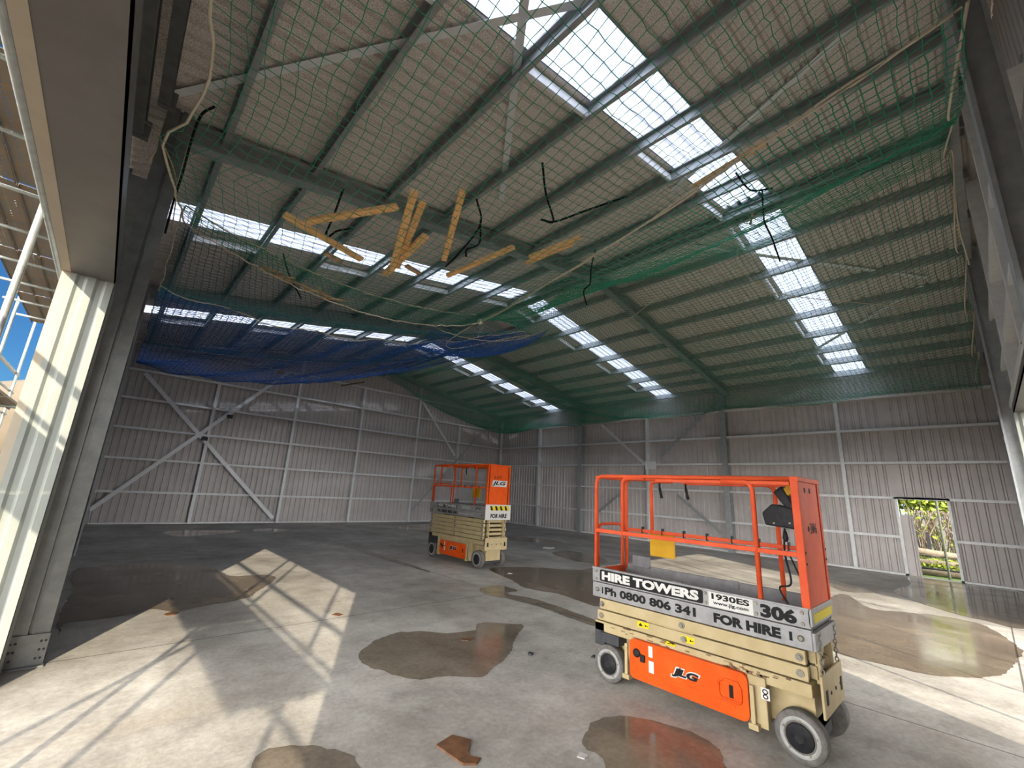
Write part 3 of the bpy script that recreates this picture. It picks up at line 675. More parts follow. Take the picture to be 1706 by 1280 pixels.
# ---------------------------------------------------------------- text
def text(name, body, mt, parent, org, xd, yd, width, height, bold=0., shear=0., depth=.0015, label=None):
    cu = bpy.data.curves.new('t', 'FONT'); cu.body = body; cu.size = 1; cu.offset = bold; cu.shear = shear; cu.extrude = 0; cu.resolution_u = 3
    ob = bpy.data.objects.new('t', cu); COL.objects.link(ob)
    dg = bpy.context.evaluated_depsgraph_get(); dg.update()
    me0 = bpy.data.meshes.new_from_object(ob.evaluated_get(dg)); bpy.data.objects.remove(ob); bpy.data.curves.remove(cu)
    vs = [v.co.copy() for v in me0.vertices]; fs = [list(p.vertices) for p in me0.polygons]; bpy.data.meshes.remove(me0)
    x0 = min(v.x for v in vs); x1 = max(v.x for v in vs); y0 = min(v.y for v in vs); y1 = max(v.y for v in vs)
    xd = Vector(xd).normalized(); yd = Vector(yd).normalized(); nd = xd.cross(yd); org = Vector(org)
    mb = MB(); mb.add([org + xd*((v.x-x0)/(x1-x0)*width) + yd*((v.y-y0)/(y1-y0)*height) + nd*depth for v in vs], fs)
    me = bpy.data.meshes.new(name); me.from_pydata(mb.v, [], mb.f); me.materials.append(mt)
    o = bpy.data.objects.new(name, me); COL.objects.link(o); o.parent = parent
    if label: o['label'] = label
    return o

# ---------------------------------------------------------------- scissor lifts
def lift(loc, rz, label, P):
    e = empty('scissor_lift', loc, rz); tag(e, label, 'scissor lift', 'orange and cream scissor lifts')
    L, W = P['L'], P['W']; zs = P['stack0']; zb = P['board0']; zt = P['top']; zr = P['rail']; zm = P['mid']
    X, Y, Z = (1,0,0), (0,1,0), (0,0,1)
    def part(name, fn, mt, bevel=0, parent=e, label=None):
        mb = MB(); fn(mb); o = mb.build(name, mt, parent, bevel)
        if label: o['label'] = label
        return o
    # chassis
    yf, yr = P['wf'], P['wr']; r = P['r']
    def ch(mb):
        mb.box((.03, yf+.22, .14), (W-.03, yr-.24, zs-.06))
        mb.box((.14, .06, .17), (W-.14, L-.06, zs-.07))
        mb.box((.02, .04, zs-.10), (W-.02, L-.02, zs-.01))
        mb.box((.0, yf+.20, .13), (.05, yf+.33, zs-.06)); mb.box((.0, yr-.34, .13), (.05, yr-.25, zs-.06))
    part('chassis', ch, M_creampaint, .006)
    for y in (P['pan0']-.03, P['pan1']+.03):
        part('panel_clamp', lambda mb: (mb.bar((-.03,y,.13), (-.03,y,zs-.12), .03, .022, (1,0,0)), mb.box((-.05,y-.035,.115), (.02,y+.035,.155))), M_creampaint, .003)
    def chips(mb):
        random.seed(3)
        for k in range(26):
            y = random.uniform(.1, L-.2); z = zs-.035+random.uniform(-.03,.02); l = random.uniform(.015,.07)
            mb.box((.0165,y,z), (.0215,y+l,z+random.uniform(.004,.012)))
        for k in range(16):
            y = random.uniform(.25,.6); z = zs-.04+random.uniform(-.035,.025); mb.box((.0165,y,z), (.0215,y+random.uniform(.01,.05),z+random.uniform(.006,.02)))
    if P['kind'] == 'near': part('paint_chip_patch', chips, M_rust)
    # wheels
    for (x0, s) in ((.0,-1), (W+P.get('wo',0),1)):
        for y in (yf, yr):
            def wh(mb):
                mb.lathe([(r*.80,-.05),(r*.97,-.048),(r,-.036),(r,.036),(r*.97,.048),(r*.80,.05)], (x0-s*.05,y,r), (s,0,0), 40)
            w = part('wheel', wh, M_tyre)
            part('rim', lambda mb: mb.lathe([(r*.80,.02),(r*.80,.044),(r*.76,.052),(r*.55,.049),(r*.53,.03)], (x0-s*.05,y,r), (s,0,0), 36), M_rim, 0, w)
            part('hub_cap', lambda mb: mb.lathe([(r*.55,.03),(r*.55,.052),(r*.50,.060),(r*.2,.063),(r*.18,.07)], (x0-s*.05,y,r), (s,0,0), 30), M_black, 0, w)
            def wb(mb):
                for k in range(5):
                    a = 2*math.pi*k/5+.4; mb.lathe([(.009,.045),(.008,.056)], (x0-s*.05,y+math.cos(a)*r*.66,r+math.sin(a)*r*.66), (s,0,0), 6)
            part('wheel_bolt_ring', wb, M_bolt, 0, w)
    part('axle', lambda mb: (mb.tube([(.05,yf,r),(W-.05,yf,r)], .035, 10), mb.tube([(.05,yr,r),(W-.05,yr,r)], .035, 10), mb.box((.1,yf-.08,.1),(W-.1,yf+.08,.27))), M_dark)
    # dark wheel-bay box at the entry end
    part('battery_box', lambda mb: (mb.box((.0, yr-.12, .34), (.16, yr+.10, zs-.10)), mb.box((.02, yr+.06, .30), (.1, L-.02, zs-.02))), M_dark, .006)
    # orange side panels
    p0, p1 = P['pan0'], P['pan1']
    for s, xo in ((-1,0), (1,W)):
        def pan(mb):
            prof = []
            for (cy, cz, a0) in ((p1-.05,.47-.05,0),(p0+.05,.47-.05,90),(p0+.05,.14+.05,180),(p1-.05,.14+.05,270)):
                for k in range(5):
                    a = math.radians(a0+k*22.5); prof.append((cy+.05*math.cos(a), cz+.05*math.sin(a)))
            mb.prism(prof, (xo-s*.02,0,0), (xo+s*.028,0,0), Y, Z)
            mb.box((min(xo+s*.028,xo+s*.034),p0+.1,.20), (max(xo+s*.028,xo+s*.034),p1-.18,.23))
        pn = part('side_panel', pan, M_orange, .012)
        if s < 0:
            # recess frame and pocket at the front end, key switch at the rear end
            def pk(mb):
                yy, zz = p0+.13, .30
                pts = [(-.032,yy-.07,zz-.05),(-.032,yy+.07,zz-.05),(-.032,yy+.09,zz-.02),(-.032,yy+.09,zz+.06),(-.032,yy+.05,zz+.09),(-.032,yy-.06,zz+.09),(-.032,yy-.08,zz+.05),(-.032,yy-.08,zz-.03)]
                mb.tube(pts, .009, 6, True)
            part('pocket_frame', pk, M_orange, 0, pn)
            part('latch_slot', lambda mb: mb.box((-.034,p0+.11,.27), (-.027,p0+.14,.36)), M_ink, .003, pn)
            part('charge_socket', lambda mb: mb.lathe([(.036,0),(.036,.012),(.02,.02)], (-.028,p1-.08,.36), (-1,0,0), 20), M_black, 0, pn)
            part('socket_cover', lambda mb: mb.box((-.05,p1-.165,.30), (-.028,p1-.12,.36)), M_black, .006, pn)
            part('info_sticker', lambda mb: (mb.box((-.030,p1-.24,.36), (-.0275,p1-.20,.45)), mb.box((-.030,p1-.25,.235), (-.0275,p1-.20,.33))), M_white, 0, pn)
            lz, lh, lw = .275, .075, .24; ly = (p0+p1)/2+lw/2-.02
            if P['kind'] == 'far': lw = .3; lh = .1; ly += .03
            text('logo_backing', 'JLG', M_white, pn, (-.0285,ly+.012,lz-.010), (0,-1,0), Z, lw+.026, lh+.020, .11, .25)
            text('logo_lettering', 'JLG', M_ink, pn, (-.030,ly,lz), (0,-1,0), Z, lw, lh, .06, .25)
    # scissor arm stack
    n = P['layers']; h = (zb-.012-zs)/n
    for k in range(n):
        z0 = zs + k*h; off = .012*(k % 2)
        def arm(mb):
            for xx in (.005+off, W-.05-off): mb.box((xx,.05+.01*(k%2),z0+.005), (xx+.045,L-.06-.02*(k%2),z0+h-.004))
            for xx in (.075+off, W-.12-off): mb.box((xx,.09,z0+.012), (xx+.04,L-.10,z0+h-.012))
        a = part('scissor_arm', arm, M_creampaint, .006)
        for yy in (.10, L*.5+.02*(k%2), L-.11):
            part('pivot_pin', lambda mb: (mb.tube([(-.008,yy,z0+h*.5),(W+.008,yy,z0+h*.5)], .017, 10), mb.lathe([(.026,0),(.026,.008)], (.004+off,yy,z0+h*.5), (-1,0,0), 14)), M_bolt, 0, a)
        def endx(mb):
            mb.box((.12,.04,z0+.02), (W-.12,.075,z0+h-.02))
            for xx in (.10, W-.16): mb.box((xx,.015,z0+.01), (xx+.05,.06,z0+h-.006))
        part('cross_tube', endx, M_creampaint, .004, a)
        def gaps(mb):
            for xx in (.025, W*.5-.02, W-.075): mb.box((xx,.008,z0+.025), (xx+.04,.0155,z0+h-.03))
    for xx in (.12, W-.145): part('front_ladder', lambda mb: mb.box((xx,-.005,zs-.02), (xx+.025,.03,zb+.03)), M_creampaint, .003)
    part('front_plate', lambda mb: mb.box((.02,-.03,zs-.21), (W-.02,-.012,zs+.06)), M_creampaint, .006)
    for xx in (.10, W-.10): part('plate_slot', lambda mb: mb.box((xx-.022,-.034,zs-.13), (xx+.022,-.0295,zs-.04)), M_ink)
    for xx in (.22,.36,.50):
        part('plate_hole', lambda mb: mb.lathe([(.012,0),(.012,.004)], (xx,-.030,zs-.08), (0,-1,0), 10), M_ink)
    part('slide_block', lambda mb: (mb.box((.03,.9,zs+h*.9), (.055,1.35,zs+h*1.4)) if P['kind']=='near' else mb.box((-.004,.9,zs+h*1.3),(.006,1.45,zs+h*1.75))), M_creampaint, .004)
    # platform
    BM = P['board_mat']; zmid = zb + (zt-zb)*.5
    part('platform_floor', lambda mb: mb.box((.03,.02,zmid-.03), (W-.03,L-.02,zmid)), M_deckin, .003)
    for s, xo in ((-1,.0), (1,W)):
        def tb(mb):
            a, b = (xo, xo+.03) if s < 0 else (xo-.03, xo)
            mb.box((a,.0,zmid+.003), (b,L,zt)); 
            if s < 0: mb.box((a-.012,.0,zt-.012), (b,L,zt+.004))
        t1 = part('toe_board', tb, BM if s < 0 else M_deckin, .003)
        def lb(mb):
            a, b = (xo-.008, xo+.03) if s < 0 else (xo-.03, xo+.008)
            mb.box((a,.0,zb), (b,L-.01,zmid-.003))
        part('side_board', lb, BM, .003)
    part('end_board', lambda mb: (mb.box((.0,-.012,zmid+.02), (W,.012,zt)), mb.box((.0,-.02,zb), (W,.01,zmid-.02))), M_silver if P['kind']=='near' else M_white, .003)
    part('entry_board', lambda mb: mb.box((.03,L-.02,zmid), (W-.03,L,zt-.02)), M_orangef, .003)
    part('floor_bracket', lambda mb: mb.box((W-.05,L-.33,zt-.02), (W-.02,L-.12,zt+.10)), M_deckin, .004)
    part('board_clip', lambda mb: mb.box((W-.045,L*.36,zt-.06),(W-.025,L*.36+.08,zt+.012)), M_deckin, .004)
    part('board_clip', lambda mb: mb.box((.0,L*.5,zt-.01),(.04,L*.5+.09,zt+.012)), M_deckin, .004)
    def bolts(mb):
        for yy in P['bolts']: 
            for zz in (zt-.035, zmid+.03): mb.lathe([(.014,0),(.012,.008)], (-.0005,yy,zz), (-1,0,0), 10)
        for yy in (.07, L-.07): mb.lathe([(.022,0),(.022,.008),(.012,.014)], (-.008,yy,(zb+zmid)/2), (-1,0,0), 14)
    part('board_bolt', bolts, M_bolt)
    part('board_slot', lambda mb: (mb.box((-.0105,.125,(zb+zmid)/2-.03), (-.0075,.145,(zb+zmid)/2+.03)), mb.box((-.0105,L-.14,(zb+zmid)/2-.03), (-.0075,L-.125,(zb+zmid)/2+.03))), M_ink)
    # guard rails
    q = .036; OR = P['rail_mat']
    def bend(mb, p0, p1, p2, rr=.10):
        p0, p1, p2 = Vector(p0), Vector(p1), Vector(p2); a = p1+(p0-p1).normalized()*rr; b = p1+(p2-p1).normalized()*rr
        pts = [p0, a]
        for k in range(1,6):
            t = k/6; pts.append(a*(1-t)**2 + p1*2*t*(1-t) + b*t*t)
        pts += [b, p2]; mb.tube(pts, q*.56, 8)
    for s, x in ((0,.022), (1,W-.022)):
        nm = part('top_rail', lambda mb: bend(mb, (x,L-.03,zt-.05), (x,L-.03,zr-.02), (x,.0,zr-.02)), OR)
        part('rail_post', lambda mb: bend(mb, (x+(.002 if s else -.002),P['post'],zt-.08), (x,P['post'],zr-.05), (x,P['post']+.25,zr-.05), .08), OR)
        part('mid_rail', lambda mb: mb.bar((x,.0,zm), (x,L-.03,zm+P['midslope']), q, q), OR, .004)
        part('inner_rail', lambda mb: mb.bar((x,.05,zr-.055), (x,L*.62,zr-.055), q*.8, q*.8), OR, .004)
        part('corner_post', lambda mb: mb.box((x-.02,-.01,zt-.06), (x+.02,.045,zr)), OR, .004)
        part('gate_post', lambda mb: bend(mb, (x,L-.36,zm-.02), (x,L-.36,zr-.04), (x,L-.62,zr-.04), .07), OR)
    if P['kind'] == 'far':
        for y in (L*.58,):
            part('rail_post', lambda mb: mb.bar((.022,y,zm), (.022,y,zr-.02), q, q), OR, .004)
    part('end_rail', lambda mb: (mb.bar((.0,.0,zr-.018), (W,.0,zr-.018), q, q), mb.bar((.02,L-.03,zr-.03), (W-.02,L-.03,zr-.03), .03, .03)), OR, .004)
    def gate(mb):
        x0, x1 = .08, W-.08; zg = zm+.06
        pts = [(x0,L-.01,zt-.02),(x0,L-.01,zg-.07),(x0+.02,L-.01,zg-.02),(x0+.07,L-.01,zg),(x1-.07,L-.01,zg),(x1-.02,L-.01,zg-.02),(x1,L-.01,zg-.07),(x1,L-.01,zt-.02)]
        mb.tube(pts, .016, 8)
    part('entry_gate', gate, OR)
    # sheet panel across the front end
    def fp(mb):
        mb.box((.05,-.004,zt-.02), (W-.05,.004,zr-.02)); mb.box((.05,-.004,zt), (.07,.05,zr-.02)); mb.box((W-.07,-.004,zt), (W-.05,.05,zr-.02))
    pnl = part('front_panel', fp, P['panel_mat'], .003)
    def fh(mb):
        for zz in ((zr-.10, zr-.40) if P['kind']=='near' else ()):
            for xx in (W*.32, W*.55): mb.lathe([(.022,0),(.022,.003)], (xx,-.004,zz), (0,-1,0), 12)
        for xx in (.02,W-.02): 
            for zz in (zm+.02,zm-.06): mb.lathe([(.010,0),(.010,.004)], (xx,-.011,zz), (0,-1,0), 8)
    part('panel_hole', fh, M_ink, 0, pnl)
    # control box, grips, document holder, lead
    if P['kind'] == 'near':
        cb = part('control_box', lambda mb: (mb.prism([(.0,.0),(.24,.02),(.26,.12),(.18,.20),(.02,.17)], (.30,.10,zr-.42), (.52,.10,zr-.42), (0,1,0), (0,0,1)), mb.prism([(.0,.15),(.06,.14),(.17,.30),(.10,.36)], (.34,.10,zr-.42), (.48,.10,zr-.42), (0,1,0), (0,0,1))), M_black, .012)
        part('joystick_guard', lambda mb: mb.prism([(.02,.33),(.10,.29),(.13,.35),(.06,.40)], (.35,.07,zr-.44), (.47,.07,zr-.44), (0,1,0), (0,0,1)), M_yellow, .01, cb)
        part('box_stud', lambda mb: [mb.lathe([(.008,0),(.008,.004)], (.299,yy,zz), (-1,0,0), 8) for yy, zz in ((.15,zr-.37),(.27,zr-.38))], M_bolt, 0, cb)
        part('control_cable', lambda mb: (mb.tube(spline([(.40,.22,zr-.42),(.41,.24,zr-.62),(.36,.20,zr-.85),(.40,.30,zt+.05),(.35,.22,zt-.08)],8), .008, 6), mb.tube(spline([(.42,.22,zr-.6),(.45,.14,zr-.85),(.38,.10,zt+.02),(.42,.02,zt-.06)],8), .007, 6)), M_black)
        part('cable_gland', lambda mb: mb.lathe([(.014,0),(.024,.03),(.012,.09)], (.40,.22,zr-.53), (0,0,1), 10), M_black)
    for yy in P['grips']:
        part('hand_grip', lambda mb: (mb.bar((W-.03,yy,zr-.06), (W-.05,yy-.01,zr-.12), .02, .02), mb.tube([(W-.05,yy-.01,zr-.11),(W-.055,yy-.035,zr-.22)], .015, 8)), M_black)
    part('document_holder', lambda mb: mb.box((W-.045,P['doc'],zm-.25), (W-.012,P['doc']+P['docw'],zm-.02)), M_yellow, .006)
    for k in range(7):
        yy = .25+k*(L-.5)/6; part('cable_tie', lambda mb: mb.box((W-.044,yy,zm-.025), (W,yy+.012,zm+.045)), M_black)
    # decals and lettering, seen on the near side
    xs = -.0125; xl = -.009
    return e, part, dict(zb=zb, zmid=zmid, zt=zt, zr=zr, zm=zm, xs=xs, xl=xl)

NEAR = dict(kind='near', L=1.95, W=.63, wo=.09, r=.165, stack0=.53, board0=.75, top=1.03, rail=1.99, mid=1.40, midslope=.0, wf=.14, wr=1.755, layers=2, pan0=.46, pan1=1.50,
            post=.33, bolts=(.05,.365,.765,1.90), board_mat=M_silver, rail_mat=M_orangef, panel_mat=M_orangef, grips=(1.18,1.48), doc=1.33, docw=.28)
e, part, D = lift((4.0, 1.0, 0), 0, 'front scissor lift with silver boards and faded orange rails', NEAR)
Zu = (0,0,1); Xl = (0,-1,0)
L = 1.95
def side_text(name, body, mt, y0, z0, w, h, bold=.02, shear=0, x=-.0125, label=None, slope=0.0):
    return text(name, body, mt, e, (x, y0, z0), (0,-1,slope), Zu, w, h, bold, shear, .0015, label)
part('name_plate', lambda mb: mb.prism([(1.84,.905),(.80,.905),(.785,.915),(.785,1.005),(.80,1.015),(1.84,1.015),(1.855,1.005),(1.855,.915)], (-.004,0,0), (-.0005,0,0), (0,1,0), (0,0,1)), M_ink)
side_text('lettering', 'HIRE TOWERS', M_white, 1.83, .92, 1.01, .082, .055, x=-.0045)
side_text('lettering', 'Ph 0800 806 341', M_ink, 1.79, .785, .94, .076, .045, x=-.0085)
side_text('lettering', 'FOR HIRE', M_ink, .70, .782, .50, .076, .06, x=-.0085)
part('model_sticker', lambda mb: mb.box((-.003,.385,.90), (-.0005,.735,1.015)), M_white)
side_text('lettering', '1930ES', M_ink, .71, .96, .30, .046, .04, x=-.0035)
side_text('lettering', 'www.jlg.com', M_ink, .70, .915, .28, .034, .03, x=-.0035)
side_text('lettering', '306', M_ink, .335, .905, .25, .10, .055, x=-.0005)
text('lettering', '306', M_ink, e, (.24,-.0045,1.55), (1,0,0), Zu, .20, .085, .0, 0)
def warn(y, z, w, h, x):
    part('warning_decal', lambda mb: mb.box((x-.002,y-w,z), (x,y,z+h)), M_ylabel)
    part('warning_symbol', lambda mb: (mb.prism([(y-.012,z+.012),(y-.058,z+.012),(y-.035,z+h-.012)], (x-.003,0,0), (x-.0021,0,0), (0,1,0), (0,0,1)), mb.box((x-.003,y-w*.92,z+.02), (x-.0021,y-w*.66,z+.026)), mb.box((x-.003,y-w*.75,z+.016), (x-.0021,y-w*.68,z+h-.02))), M_ink)
warn(1.43, .575, .12, .052, .005); warn(1.0, .56, .12, .052, .005); warn(1.16, .492, .10, .03, .0185)
part('tie_down_sticker', lambda mb: mb.box((-.0025,.315,.33), (-.0005,.375,.41)), M_white)
part('tie_down_symbol', lambda mb: (mb.tube([(-.004,.345+.017*math.cos(a),.385+.014*math.sin(a)) for a in np.linspace(0,6.28,13)[:-1]], .004, 5, True), mb.tube([(-.004,.345+.015*math.cos(a),.352+.013*math.sin(a)) for a in np.linspace(0,6.28,13)[:-1]], .004, 5, True)), M_ink)
part('end_label', lambda mb: mb.box((.06,-.015,D['zt']-.10), (.57,-.012,D['zt']-.04)), M_ylabel)
for xx in (.09,.54): part('hanging_chain', lambda mb: [mb.tube([(xx+.012*math.cos(a)*(k%2)+.002,-.02+.012*math.cos(a)*((k+1)%2),.86-.032*k+.02*math.sin(a)) for a in np.linspace(0,6.28,9)[:-1]], .004, 5, True) for k in range(9)], M_bolt)

FAR = dict(kind='far', wo=.0, r=.195, L=2.33, W=.72, stack0=.62, board0=1.10, top=1.375, rail=2.36, mid=1.80, midslope=0, wf=.22, wr=2.10, layers=5, pan0=.60, pan1=1.70,
           post=.46, bolts=(), board_mat=M_greyb, rail_mat=M_orange, panel_mat=M_orange, grips=(.75,1.75), doc=1.1, docw=.30)
e, part, D = lift((6.66, 7.95, 0), .0, 'far scissor lift with grey boards and a bright orange end panel', FAR)
zt, zmid, zb = D['zt'], D['zmid'], D['zb']
part('name_plate', lambda mb: mb.box((-.004,1.12,zmid+.025), (-.0005,2.02,zt-.02)), M_ink)
side_text('lettering', 'HIRE TOWERS', M_white, 1.99, zmid+.035, .85, .078, .055, x=-.0045)
side_text('lettering', 'Ph 0800 806 341', M_ink, 1.95, zb+.03, .86, .08, .045, x=-.0085)
side_text('lettering', '2030ES', M_white, .92, zmid+.05, .34, .055, .01, x=-.0005)
side_text('lettering', 'JLG', M_ink, .40, zmid+.04, .22, .07, .03, .25, x=-.0005)
side_text('lettering', 'www.jlg.com', M_white, 1.05, zb+.035, .60, .05, .01, x=-.0085)
text('lettering', '607', M_ink, e, (.20,-.005,2.02), (1,0,0), Zu, .24, .075, .0, 0)
part('logo_backing', lambda mb: mb.prism([(.12,1.84),(.60,1.84),(.63,1.985),(.17,1.985)], (0,-.0065,0), (0,-.0045,0), (1,0,0), (0,0,1)), M_white)
text('logo_lettering', 'JLG', M_ink, e, (.14,-.0065,1.855), (1,0,0), Zu, .44, .11, .04, .25)
part('front_sign', lambda mb: mb.box((-.03,-.032,zb-.02), (W+.03 if False else .76,-.022,zt+.05)), M_white, .002)
part('hazard_strip', lambda mb: mb.box((.10,-.035,zt-.08), (.70,-.0325,zt+.02)), M_ylabel)
part('hazard_stripe', lambda mb: [mb.prism([(.13+.15*k,zt-.08),(.20+.15*k,zt-.08),(.15+.15*k,zt+.02),(.08+.15*k+.02,zt+.02)], (0,-.0365,0), (0,-.0352,0), (1,0,0), (0,0,1)) for k in range(4)], M_ink)
text('lettering', 'FOR HIRE', M_ink, e, (.12,-.032,zb+.02), (1,0,0), Zu, .52, .10, .045, .15)
part('sticker', lambda mb: mb.box((-.010,2.06,zb+.03), (-.0085,2.14,zb+.10)), M_creampaint)

# ---------------------------------------------------------------- puddles and damp patches
def puddle(name, pts, mt, label, z=.002, jit=.035, cat='puddle', thick=0):
    pts = [Vector((a,b,0)) for a, b in pts]; n = len(pts); out = []
    for i in range(n):
        a,b,c,d = pts[i-1], pts[i], pts[(i+1)%n], pts[(i+2)%n]; m = max(3, int((c-b).length/.05))
        for k in range(m):
            t = k/m; p = .5*((2*b)+(c-a)*t+(2*a-5*b+4*c-d)*t*t+(3*b-a-3*c+d)*t*t*t)
            w = math.sin(p.x*9+p.y*5)*.5+math.sin(p.x*23-p.y*17)*.3+math.sin(p.x*47+p.y*39)*.25
            p = p + Vector((math.cos(p.y*7+i), math.sin(p.x*8+i), 0))*jit*w; out.append((p.x,p.y))
    bm = bmesh.new(); vs = [bm.verts.new((x,y,z)) for x,y in out]; es = [bm.edges.new((vs[i],vs[(i+1)%len(vs)])) for i in range(len(vs))]
    bmesh.ops.triangle_fill(bm, use_beauty=True, edges=es)
    for f in bm.faces:
        if f.normal.z < 0: f.normal_flip()
    me = bpy.data.meshes.new(name); bm.to_mesh(me); bm.free(); me.materials.append(mt)
    o = bpy.data.objects.new(name, me); COL.objects.link(o); return tag(o, label, cat, 'wet patches on the concrete')
PD = [('mid', [(2.36,4.74),(2.65,5.03),(3.02,5.16),(3.3,5.06),(3.54,4.82),(3.9,4.73),(4.16,4.93),(4.48,4.67),(4.58,4.51),(4.11,4.19),(3.72,3.86),(3.29,3.66),(3.07,3.58),(2.79,3.79),(2.52,3.89),(2.39,4.23),(2.3,4.43)], M_damp, 'dark damp patch in the middle of the floor, left of the front lift'),
 ('front', [(3.25,2.4),(3.4,2.39),(3.62,2.22),(3.74,1.97),(3.76,1.76),(3.71,1.59),(3.53,1.46),(3.29,1.28),(2.61,1.5),(2.75,1.9),(2.93,2.07),(2.95,2.26)], M_damp, 'dark damp patch beside the front lift at the bottom edge of the photo'),
 ('bl', [(.99,3.07),(1.1,3.47),(1.26,3.49),(1.43,3.4),(1.53,3.24),(1.6,3.09),(1.58,2.96),(1.49,2.5),(1.1,2.6)], M_damp, 'damp patch at the bottom edge of the photo, left of the brown sheet scrap'),
 ('lift', [(6.93,8.01),(7.83,7.84),(8.78,6.96),(9.6,6.9),(9.4,6.0),(7.6,5.2),(6.42,4.58),(6.39,5.05),(6.45,5.51),(6.33,5.84),(6.28,6.27),(6.5,6.76)], M_wet, 'large puddle between the two scissor lifts'),
 ('sunlit', [(11.98,2.39),(10.9,1.75),(11.08,1.34),(11.4,.82),(11.2,.31),(9.88,-.04),(9.04,.01),(8.0,.17),(7.49,.47),(7.25,.7),(7.19,1.05),(7.18,1.51),(7.66,2.01),(8.74,2.35)], M_wet, 'broad sunlit wet patch to the right of the front lift'),
 ('door', [(17.1,1.75),(17.3,.9),(17.2,.2),(16.8,-.32),(11.9,-.2),(11.75,.31),(12.02,.76),(12.81,1.33),(13.77,1.72),(15.5,1.6)], M_wet, 'shiny puddle in front of the small open doorway'),
 ('door2', [(13.9,3.1),(13.6,2.5),(13.02,1.94),(12.5,2.49)], M_damp, 'narrow damp streak near the right wall, left of the doorway puddle'),
 ('left', [(-.0,11.21),(.27,11.37),(.79,11.49),(1.41,11.2),(1.93,10.6),(2.08,9.53),(2.59,9.4),(2.67,8.93),(2.2,8.14),(1.86,7.68),(1.4,7.57),(1.05,7.43),(.86,7.72),(.64,7.53),(.41,7.51),(.05,7.46),(.01,6.99),(-.02,7.84),(.03,9.34),(.01,10.06)], M_wet, 'big dark puddle beside the left doorway column'),
 ('b1', [(1.67,16.94),(2.17,17.54),(2.95,17.39),(3.9,16.93),(3.42,16.5),(2.74,16.03),(1.97,15.9)], M_wet, 'small dark puddle near the back wall on the left'),
 ('b2', [(4.12,17.35),(4.79,17.64),(5.15,16.94),(4.59,16.47),(4.16,16.56)], M_wet, 'smallest dark puddle near the back wall, right of the left one'),
 ('b3', [(9.6,17.2),(11.46,18.43),(12.02,17.75),(10.86,15.79),(9.71,15.56)], M_wet, 'dark puddle at the back behind the far lift'),
 ('b4', [(10.41,9.18),(11.32,9.22),(11.44,8.38),(10.97,7.62),(10.15,7.24),(9.92,7.86)], M_wet, 'puddle behind the left end of the front lift'),
 ('cross', [(5.44,6.5),(5.93,6.57),(5.96,6.1),(5.66,5.98),(5.78,5.38),(5.72,4.56),(5.62,3.9),(5.45,3.81),(5.40,4.16),(5.49,5.06),(5.42,5.64),(5.28,6.07)], M_damp, 'damp seam where two floor joints cross, in front of the far lift'),
 ('joint', [(5.5,12.82),(5.6,10.45),(5.56,8.68),(5.46,8.28),(5.40,9.82),(5.38,10.93)], M_damp, 'long thin damp streak along the floor joint left of the far lift'),
 ('b5', [(11.97,13.06),(13.22,12.3),(12.96,10.85),(12.2,10.9),(11.7,11.93)], M_wet, 'puddle right of the far lift near the right wall')]
for i, (k, pts, mt, lab) in enumerate(PD): puddle('puddle', pts, mt, lab, .002 + .0003*i, .03 if len(pts) > 6 else .02)
# scraps on the floor
def flat(name, pts, h, mt, label, cat):
    mb = MB(); n = len(pts); mb.add([(x,y,.001) for x,y in pts] + [(x,y,h+.004*math.sin(i*2.1)) for i,(x,y) in enumerate(pts)], [tuple(range(n-1,-1,-1)), tuple(range(n,2*n))] + [(i,(i+1)%n,n+(i+1)%n,n+i) for i in range(n)])
    return tag(mb.build(name, mt), label, cat)
flat('plywood_scrap', [(2.09,2.87),(2.25,2.9),(2.33,2.78),(2.22,2.67),(2.20,2.61),(2.25,2.57),(2.18,2.53),(2.11,2.58)], .012, M_leaf, 'torn rust-brown sheet scrap on the concrete at the bottom of the photo', 'scrap')
flat('leaf', [(.94,7.36),(1.02,7.42),(1.10,7.36),(1.05,7.27),(.97,7.27)], .008, M_leaf, 'brown leaf in the sunlit corner by the left puddle', 'leaf')
flat('leaf', [(2.66,6.28),(2.75,6.32),(2.80,6.22),(2.72,6.18)], .008, M_leaf, 'brown leaf in the tilted sunlit patch on the floor', 'leaf')
flat('leaf', [(3.52,4.52),(3.62,4.56),(3.70,4.46),(3.58,4.44)], .008, M_leaf, 'dark leaf lying in the damp patch in the middle of the floor', 'leaf')
flat('pebble', [(3.86,3.72),(3.91,3.74),(3.93,3.70),(3.88,3.68)], .02, M_dark, 'small dark stone right of the middle damp patch', 'stone')
flat('pebble', [(4.40,3.26),(4.47,3.27),(4.47,3.23),(4.41,3.22)], .014, M_dark, 'small dark stone left of the front lift wheel', 'stone')
flat('paper_scrap', [(2.79,2.18),(2.85,2.20),(2.87,2.14),(2.81,2.13)], .006, M_white, 'small white paper scrap at the bottom, right of the brown sheet', 'scrap')
flat('paper_scrap', [(11.0,10.1),(11.25,10.2),(11.4,9.95),(11.15,9.9)], .03, M_white, 'white plastic scrap on the floor behind the front lift', 'scrap')
flat('paper_scrap', [(6.9,7.35),(6.98,7.4),(7.0,7.3)], .01, M_white, 'tiny white scrap in the puddle in front of the far lift', 'scrap')

